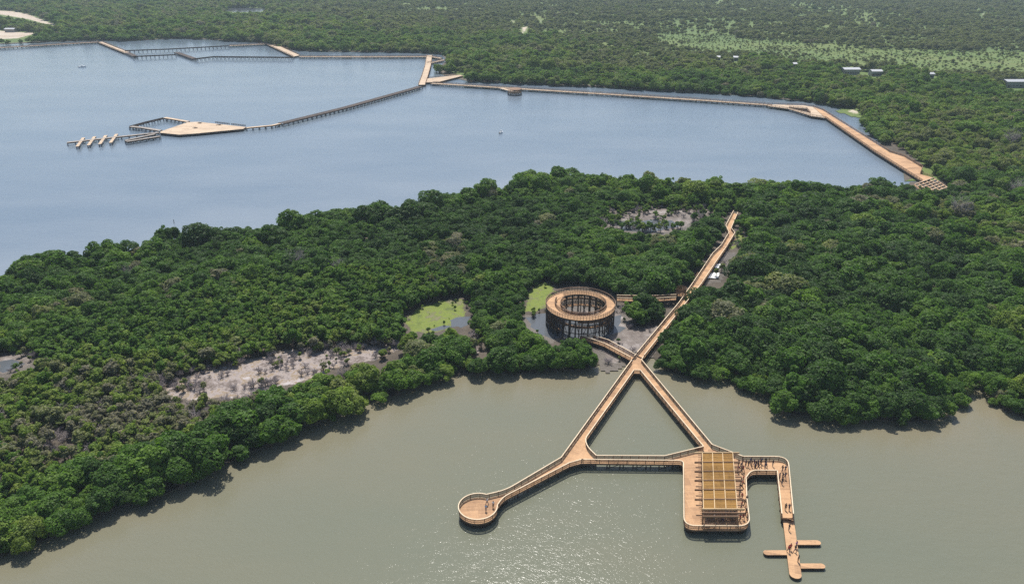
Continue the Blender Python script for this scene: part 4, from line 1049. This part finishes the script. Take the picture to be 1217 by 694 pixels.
# open joist frame at the lower end of the causeway
fz = 1.7; fr = UL([(1097, 216.0), (1110, 210.8), (1119, 214.5), (1121, 220), (1126, 225), (1104, 229)], fz)
rt = place('joist_frame', 'open frame of pale crossing joists at the lower end of the causeway', 'frame', fr)
a, b1, c1, d1 = UL([(1087, 219.2), (1109.5, 211.3), (1126, 222.5), (1102, 231)], fz)
b = MB(); b2 = MB()
for i in range(6):
    t = i/5; b.bar((*(a*(1-t)+d1*t), fz), (*(b1*(1-t)+c1*t), fz), .5, .3)
    b2.bar((*(a*(1-t)+b1*t), fz-.31), (*(d1*(1-t)+c1*t), fz-.31), .5, .3)
b.build('joist', M['deck_far'], rt); b2.build('joist', M['deck'], rt)
piles([a*(1-t)*(1-s) + b1*t*(1-s) + d1*(1-t)*s + c1*t*s for t in (0, .5, 1) for s in (0, .5, 1)], fz-.45, rt)

# small round lookout on the causeway
sc_ = U(611.6, 110.2, 1.6); rt = thing('shore_lookout', 'small round dark posted lookout jutting from the far causeway', 'lookout', (sc_[0], sc_[1], 0))
circ = [sc_ + 5.3*np.array([math.cos(t), math.sin(t)]) for t in np.linspace(0, 2*PI, 29)]
b = MB(); b.prism(circ[:-1], 1.5, 1.64); b.build('deck', M['deck_far'], rt)
railing([circ], 1.64, rt, slat=.3, mats=('deck', 'deck')); piles(circ[:-1:2], 1.5, rt, 'dark', .25)
b = MB(); b.prism([sc_ + 5.6*np.array([math.cos(t), math.sin(t)]) for t in np.linspace(0, 2*PI, 29)[:-1]], 4.3, 4.5); b.build('roof', M['rail'], rt)
for t in np.linspace(0, 2*PI, 9)[:-1]:
    q = sc_ + 5.0*np.array([math.cos(t), math.sin(t)]); b = MB(); b.tube([(*q, 1.6), (*q, 4.3)], .13, 6); b.build('post', M['dark'], rt)
l, r = band([(594.5, 104.8), (608, 108.4)], 3.0, 1.63); b = MB(); b.prism(l + r[::-1], 1.66, 1.72); b.build('bridge', M['deck_far'], rt)

# ------------------------------------------------------------------ sheds and houses in the woods
def shed(px0, px1, py, h, depth, label, grp=None, windows=4):
    a, e = U(px0, py, .3), U(px1, py, .3); L = np.linalg.norm(e - a); ang = math.atan2(e[1]-a[1], e[0]-a[0])
    o = thing('shed', label, 'building', (a[0], a[1], .26), ang, grp)
    def part(name, mb, mat, par=None):
        me = bpy.data.meshes.new(name); me.from_pydata(mb.v, [], mb.f); me.materials.append(M[mat]); k_ = bpy.data.objects.new(name, me); col.objects.link(k_); k_.parent = par or o; return k_
    b = MB(); b.box(0, 0, 0, L, depth, h); wl = part('wall', b, 'wall')
    b = MB(); b.quad_box([(-.6, -.7, h-.02), (L+.6, -.7, h-.02), (L+.6, depth/2, h+1.1), (-.6, depth/2, h+1.1), (-.6, -.7, h+.1), (L+.6, -.7, h+.1), (L+.6, depth/2, h+1.25), (-.6, depth/2, h+1.25)])
    b.quad_box([(-.6, depth/2+.002, h+1.1), (L+.6, depth/2+.002, h+1.1), (L+.6, depth+.7, h-.02), (-.6, depth+.7, h-.02), (-.6, depth/2+.002, h+1.25), (L+.6, depth/2+.002, h+1.25), (L+.6, depth+.7, h+.1), (-.6, depth+.7, h+.1)])
    part('roof', b, 'metal')
    for i in range(windows):
        x_ = L*(i+.7)/(windows+.4); b = MB(); b.box(x_-.7, -.03, 1.1, x_+.7, -.004, 2.2); part('window', b, 'windowglass')
    b = MB(); b.box(L*.05, -.03, 0, L*.05+1, -.004, 2.1); part('door', b, 'rust')
shed(1003, 1021.5, 89.2, 4.6, 9, 'long pale metal roofed shed showing above the mangroves, the bigger one of the pair', 'pale sheds in the woods', 6)
shed(1036, 1048, 91.0, 4.2, 8, 'shorter pale roofed shed end beside the long shed in the woods', 'pale sheds in the woods')
shed(1196, 1225, 104.6, 4.8, 10, 'pale metal roofed shed at the edge of view above the causeway woods', 'pale sheds in the woods', 6)
shed(852.5, 856, 72.6, 3.4, 5, 'tiny pale roofed hut by the edge of the meadow', 'tiny huts in the woods', 2)
shed(872, 877, 72.8, 3.4, 5, 'tiny pale hut just east of another hut by the meadow edge', 'tiny huts in the woods', 2)
shed(943, 946.5, 80.8, 3.4, 5, 'tiny pale roofed hut alone between meadow and long shed', 'tiny huts in the woods', 2)
shed(1104, 1109.5, 93.8, 3.8, 6, 'small white hut in the dark trees between the sheds', 'tiny huts in the woods', 2)
shed(6, 17, 38.8, 4.0, 8, 'low pale shed beside the sandy clearing', None, 3)

# white sheets, timber scraps and red things by the boardwalk works
def cloth(cx, cy, pw, ph, label, z=.6):
    c_ = U(cx, cy, z); sx_ = (U(cx+pw/2, cy, z)-U(cx-pw/2, cy, z))[0]; sy_ = (U(cx, cy-ph/2, z)-U(cx, cy+ph/2, z))[1]
    b = MB(); n_ = 8; g = random.Random(int(cx))
    for j in range(n_+1):
        for i in range(n_+1):
            b.v.append((c_[0] + sx_*(i/n_-.5) + sy_*.35*(j/n_-.5) + g.uniform(-.15, .15), c_[1] + sy_*(j/n_-.5) + g.uniform(-.15, .15), z + g.uniform(-.1, .16)))
    m_ = n_+1; top = [(j*m_+i, j*m_+i+1, (j+1)*m_+i+1, (j+1)*m_+i) for j in range(n_) for i in range(n_)]
    b.f = top
    o = b.build('tarpaulin', M['white'], None, True); md = o.modifiers.new('thickness', 'SOLIDIFY'); md.thickness = .04
    tag(o, label, 'tarpaulin', None); return o
cloth(852.5, 316, 8.5, 4.6, 'smaller white tarpaulin spread on the mud beside the boardwalk, the upper one')
cloth(847.5, 327.6, 14, 6.2, 'larger white tarpaulin spread on the mud beside the boardwalk, the lower one')
for i, (px, py, lab) in enumerate([(836, 304, 'pile of rough timber offcuts beside the boardwalk, opposite the white tarpaulins'), (876, 287, 'rust brown heap of boards on the cleared grass by the kinked boardwalk'), (829, 327, 'loose planks leaning out from the lower boardwalk stretch'), (232, 152.5, 'dark stack of spare timber in the middle of the diamond platform'), (261, 148.8, 'dark stack of spare timber by the rail of the diamond platform'), (238, 146.6, 'small dark timber stack on the upper corner of the diamond platform')]):
    zb = .3 if i < 3 else 1.63; c_ = U(px, py, zb); b = MB(); g = random.Random(50+i)
    for k_ in range(16):
        t = g.uniform(0, PI); L = g.uniform(1.2, 2.6); d = np.array([math.cos(t), math.sin(t)])*L/2; q = c_ + np.array([g.uniform(-1.3, 1.3), g.uniform(-1.3, 1.3)]); z = zb + .09*(k_ % 6)
        b.bar((*(q-d), z), (*(q+d), z + g.uniform(0, .12)), .16, .05)
    tag(b.build('plank_heap', M['rust'] if i == 1 else M['rail'] if i < 3 else M['dark'], None), lab, 'timber heap', None, 'stuff')

# ------------------------------------------------------------------ boat, floats, birds
def boat(px, py, L, ang, label):
    c_ = U(px, py, .3); o = thing('motor_boat', label, 'boat', (c_[0], c_[1], 0), ang)
    b = MB(); n_ = 9
    for i in range(n_):
        u = i/(n_-1); wdt = L*.16*math.sqrt(max(0.02, 1 - max(0, (u-.45)/.55)**2)); x_ = L*(u-.5); sh = .75 + .35*u*u
        b.v += [(x_, -wdt, sh), (x_, -wdt*.75, -.1), (x_, wdt*.75, -.1), (x_, wdt, sh)]
        if i: 
            a_ = 4*(i-1)
            for k_ in range(3): b.f.append((a_+k_, a_+k_+1, a_+k_+5, a_+k_+4))
            b.f.append((a_+3, a_, a_+4, a_+7))
    b.f += [(0, 3, 2, 1), (4*(n_-1), 4*(n_-1)+1, 4*(n_-1)+2, 4*(n_-1)+3)]
    def part(name, mb, mat):
        me = bpy.data.meshes.new(name); me.from_pydata(mb.v, [], mb.f); me.materials.append(M[mat]); k_ = bpy.data.objects.new(name, me); col.objects.link(k_); k_.parent = o
    part('hull', b, 'white_paint')
    b = MB(); b.box(-L*.12, -L*.1, .85, L*.12, L*.1, 1.25); b.box(-L*.14, -L*.11, 1.9, L*.1, L*.11, 1.98); part('cabin', b, 'white_paint')
    b = MB()
    for sx_ in (-L*.12, L*.08):
        for sy_ in (-L*.09, L*.09): b.box(sx_-.04, sy_-.04, 1.25, sx_+.04, sy_+.04, 1.9)
    part('canopy_post', b, 'dark')
    b = MB(); b.box(-L*.56, -.22, .1, -L*.5, .22, 1.1); part('outboard_motor', b, 'dark')
boat(97.8, 79.6, 6.5, .35, 'small white motor boat alone on the bay near the far causeway')
boat(595.5, 158, 3.2, .9, 'tiny white dinghy alone on the open bay beyond the mangroves')
c_ = U(206.5, 264, .5); b = MB(); b.tube([(c_[0], c_[1], -1.2), (c_[0]+.1, c_[1], 1.6)], [.14, .1], 6); o = b.build('mooring_stake', M['dark'], None); tag(o, 'thin dark mooring stake standing in the bay off the mangrove point', 'stake')

# ------------------------------------------------------------------ people
def skin(verts, edges, radii, root=0, sub=1):
    me = bpy.data.meshes.new('skin'); me.from_pydata(verts, edges, []); o = bpy.data.objects.new('skin', me); col.objects.link(o)
    md = o.modifiers.new('s', 'SKIN'); md.use_smooth_shade = True
    sl = me.skin_vertices[0].data if me.skin_vertices else None
    if sl is None:
        bm = bmesh.new(); bm.from_mesh(me); bm.verts.layers.skin.verify(); bm.to_mesh(me); bm.free(); sl = me.skin_vertices[0].data
    for i, r in enumerate(radii): sl[i].radius = (r, r); sl[i].use_root = (i == root)
    if sub: ms = o.modifiers.new('u', 'SUBSURF'); ms.levels = sub; ms.render_levels = sub
    bpy.context.view_layer.update(); dg = bpy.context.evaluated_depsgraph_get()
    out = bpy.data.meshes.new_from_object(o.evaluated_get(dg)); bpy.data.objects.remove(o); bpy.data.meshes.remove(me)
    out.polygons.foreach_set('use_smooth', [True]*len(out.polygons)); return out
def pose_meshes(stride, arm, bend):
    V = Vector
    pel, sp, ch, nk, hd, ht = V((0, 0, .95)), V((0, .01-bend*.3, 1.14)), V((0, -bend, 1.34)), V((0, -.01-bend*1.2, 1.49)), V((0, -.03-bend*1.3, 1.58)), V((0, -.02-bend*1.3, 1.68))
    vs_ = [pel, sp, ch, nk, hd, ht]; ed = [(0, 1), (1, 2), (2, 3), (3, 4), (4, 5)]; rd = [.125, .115, .14, .055, .078, .088]
    vs_ += [hd + V((0, -.095, .035))]; ed += [(4, 6)]; rd += [.014]       # nose
    legs, arms = [], []
    for s in (-1, 1):
        i = len(vs_); k_ = stride*s
        leg = [V((s*.09, 0, .88)), V((s*.10, -k_*.22-.02, .50)), V((s*.105, -k_*.42+.03, .09)), V((s*.115, -k_*.42-.13, .035))]
        vs_ += leg; ed += [(0, i), (i, i+1), (i+1, i+2), (i+2, i+3)]; rd += [.088, .062, .043, .034]; legs.append(leg)
        i = len(vs_); a = arm if s > 0 else arm*.3
        sh = ch + V((s*.175, 0, .08)); el = sh + V((s*.05, .03 + k_*.18 - a*.05, -.29)); wr = el + V((s*.0, -.06 + k_*.16 - a*.20, -.24 + a*.26)); dirw = (wr-el).normalized(); pm = wr + dirw*.07
        vs_ += [sh, el, wr, pm]; ed += [(2, i), (i, i+1), (i+1, i+2), (i+2, i+3)]; rd += [.06, .042, .029, .034]; arms.append([sh, el, wr])
        for f in range(5):
            q = len(vs_); off = V((0, (f-1.5)*.018, 0)) if f < 4 else V((0, -.045, .02)); ln = (.07, .08, .075, .06, .045)[f]
            vs_ += [pm + off + dirw*(.035 if f < 4 else -.01), pm + off + dirw*(.035+ln if f < 4 else .03) + V((-s*.02, 0, 0))]; ed += [(i+3, q), (q, q+1)]; rd += [.009, .007]
    body = skin([tuple(v_) for v_ in vs_], ed, rd)
    # clothes follow the body
    tv = [pel + V((0, 0, -.03)), sp, ch, nk + V((0, 0, -.05))]; te = [(0, 1), (1, 2), (2, 3)]; tr_ = [.152, .142, .165, .075]
    for a in arms:
        i = len(tv); tv += [a[0], a[0].lerp(a[1], .75)]; te += [(2, i), (i, i+1)]; tr_ += [.078, .062]
    shirt = skin([tuple(v_) for v_ in tv], te, tr_)
    tv = [pel + V((0, 0, .04)), pel + V((0, 0, -.06))]; te = [(0, 1)]; tr_ = [.14, .135]
    for l in legs:
        i = len(tv); tv += [l[0] + V((0, 0, -.04)), l[1], l[1].lerp(l[2], .85)]; te += [(1, i), (i, i+1), (i+1, i+2)]; tr_ += [.105, .078, .062]
    trousers = skin([tuple(v_) for v_ in tv], te, tr_)
    b = MB(); c_ = ht + V((0, .022, -.015)); b.sphere(c_, .108, 10, 7, 1.0); b.v = [v_ if v_[2] > c_.z - .07 else (v_[0], v_[1]+.02, c_.z-.07) for v_ in b.v]
    b.v = [(v_[0], max(v_[1], c_.y-.075) if v_[2] < c_.z+.03 else v_[1], v_[2]) for v_ in b.v]
    hair = bpy.data.meshes.new('hair'); hair.from_pydata(b.v, [], b.f)
    b = MB()
    for s in (-1, 1): b.sphere(hd + V((s*.033, -.078, .062)), .013, 6, 4)
    b.box(hd.x-.025, hd.y-.088, hd.z-.012, hd.x+.025, hd.y-.078, hd.z-.003)
    face = bpy.data.meshes.new('face'); face.from_pydata(b.v, [], b.f)
    return body, shirt, trousers, hair, face
POSES = [pose_meshes(0, .25, 0), pose_meshes(.75, .5, .02), pose_meshes(.15, 1.0, .03)]
skins = [simple('skin_tone', c_, .55) for c_ in ((.36, .20, .13), (.22, .115, .07), (.46, .28, .19))]
cloths = {'white': (.72, .72, .70), 'navy blue': (.02, .035, .10), 'black': (.015, .015, .018), 'red': (.42, .03, .03), 'pale blue': (.28, .42, .60), 'grey': (.2, .2, .21), 'purple': (.22, .05, .30), 'dark green': (.03, .10, .05)}
CM = {k_: simple(k_.replace(' ', '_') + '_cloth', v_, .8) for k_, v_ in cloths.items()}
hairm = simple('dark_hair', (.018, .013, .01), .5)
_pm = {}
def person(p, z, rz, top, bottom, label, group, pi):
    o = tag(empty('person', (p[0], p[1], z), rz), label, 'person', group); o.scale = (1, 1, random.uniform(.95, 1.03))
    sk = random.choice(skins)
    for me, nm, mt in zip(POSES[pi], ('body', 'shirt', 'trousers', 'hair', 'face'), (sk, CM[top], CM[bottom], hairm, hairm)):
        k_ = (pi, nm, mt.name)
        if k_ not in _pm:
            m2 = me.copy(); m2.name = nm; m2.materials.clear(); m2.materials.append(mt); _pm[k_] = m2
        c_ = bpy.data.objects.new(nm, _pm[k_]); col.objects.link(c_); c_.parent = o
tops = ['black', 'navy blue', 'white', 'black', 'red', 'grey', 'navy blue', 'black', 'pale blue', 'dark green', 'black', 'white']
spots = []
ids = {}
# foot points in the photograph
walk_px = [(877.5, 553.5), (880, 557), (882, 552), (886, 554), (889, 555), (891.5, 551.5), (893, 554.5), (896, 553), (898, 555), (900.5, 553), (903.5, 553.6), (904.5, 551), (909.5, 551), (910, 554.3), (918, 554), (897, 557.6), (901, 557.4), (909, 557.3)]
head_px = [(926, 569.5), (929.5, 560.5), (933, 560.5), (929.8, 569.3), (932.5, 569.3), (929, 575.5)]
mid_px = [(933.2, 606), (937.5, 606)]
jet_px = [(937.2, 630.5), (939.0, 653.5), (944.5, 655.5), (946, 651.0), (948.2, 667.5), (936.6, 656.0)]
plat_px = [(876.5, 561), (881, 561.5), (883, 560.5), (880.5, 575), (882, 578), (879, 582), (882.8, 572), (878.5, 590), (881.5, 593), (887, 596), (881, 603), (884.5, 601), (879.5, 609), (886, 612), (883, 617), (888, 617), (879, 619)]
open_px = [(842, 612), (848, 618), (857, 619), (859.5, 619.6), (868, 614), (873, 611), (875, 618), (864, 609.5), (870, 619)]
round_px = [(579, 599.6), (577.5, 607.4), (586.2, 603)]
groups = [(walk_px, Z, 'in the crowd on the short bend of the walkway', 'people crowded on the walkway bend'), (head_px, Z, 'near the walkway corner above the jetty', 'people at the walkway corner'), (mid_px, Z, 'at the top of the floating jetty', 'people at the top of the jetty'),
          (jet_px, ZJ, 'on the floating jetty', 'people on the jetty'), (plat_px, Z+.006, 'along the open side of the roofed platform', 'people beside the slatted roof'), (open_px, Z+.006, 'beneath the open bay of the slatted roof', 'people under the open roof bay'), (round_px, Z+.002, 'on the round lookout platform', 'people on the round lookout')]
n_ = 0
for pts, z, where, grp in groups:
    for k_, (px, py) in enumerate(pts):
        t = tops[(n_*5 + k_) % len(tops)]; bt = ['black', 'navy blue', 'grey'][n_ % 3]; pi = n_ % 3
        if grp.endswith('jetty') and px == 946: t = 'purple'
        if grp.endswith('bay') and px == 859.5: t = 'white'
        if grp.endswith('bay') and px == 857: t = 'navy blue'
        act = ['waiting', 'strolling', 'gesturing'][pi]
        lab = f"person in {t} top {act} {where}"
        key = lab; ids.setdefault(key, 0); ids[key] += 1
        person(U(px, py, z), z, random.uniform(0, 2*PI), t, bt, lab, lab.replace('person', 'people', 1), pi); n_ += 1
print('people', n_, [k_ for k_, v_ in ids.items() if v_ > 1])

# ------------------------------------------------------------------ air
b = MB(); b.box(-2700, -120, -3.0, 2700, 3400, 118)
hm = bpy.data.materials.new('haze_air'); hm.use_nodes = True; nt = hm.node_tree
for n in list(nt.nodes):
    if n.type == 'BSDF_PRINCIPLED': nt.nodes.remove(n)
pv = nt.nodes.new('ShaderNodeVolumePrincipled'); pv.inputs['Color'].default_value = (.74, .90, 1.0, 1); pv.inputs['Density'].default_value = .00012; pv.inputs['Anisotropy'].default_value = 0.0
nt.links.new(pv.outputs[0], nt.nodes['Material Output'].inputs['Volume'])
o = b.build('haze', hm); o['kind'] = 'stuff'
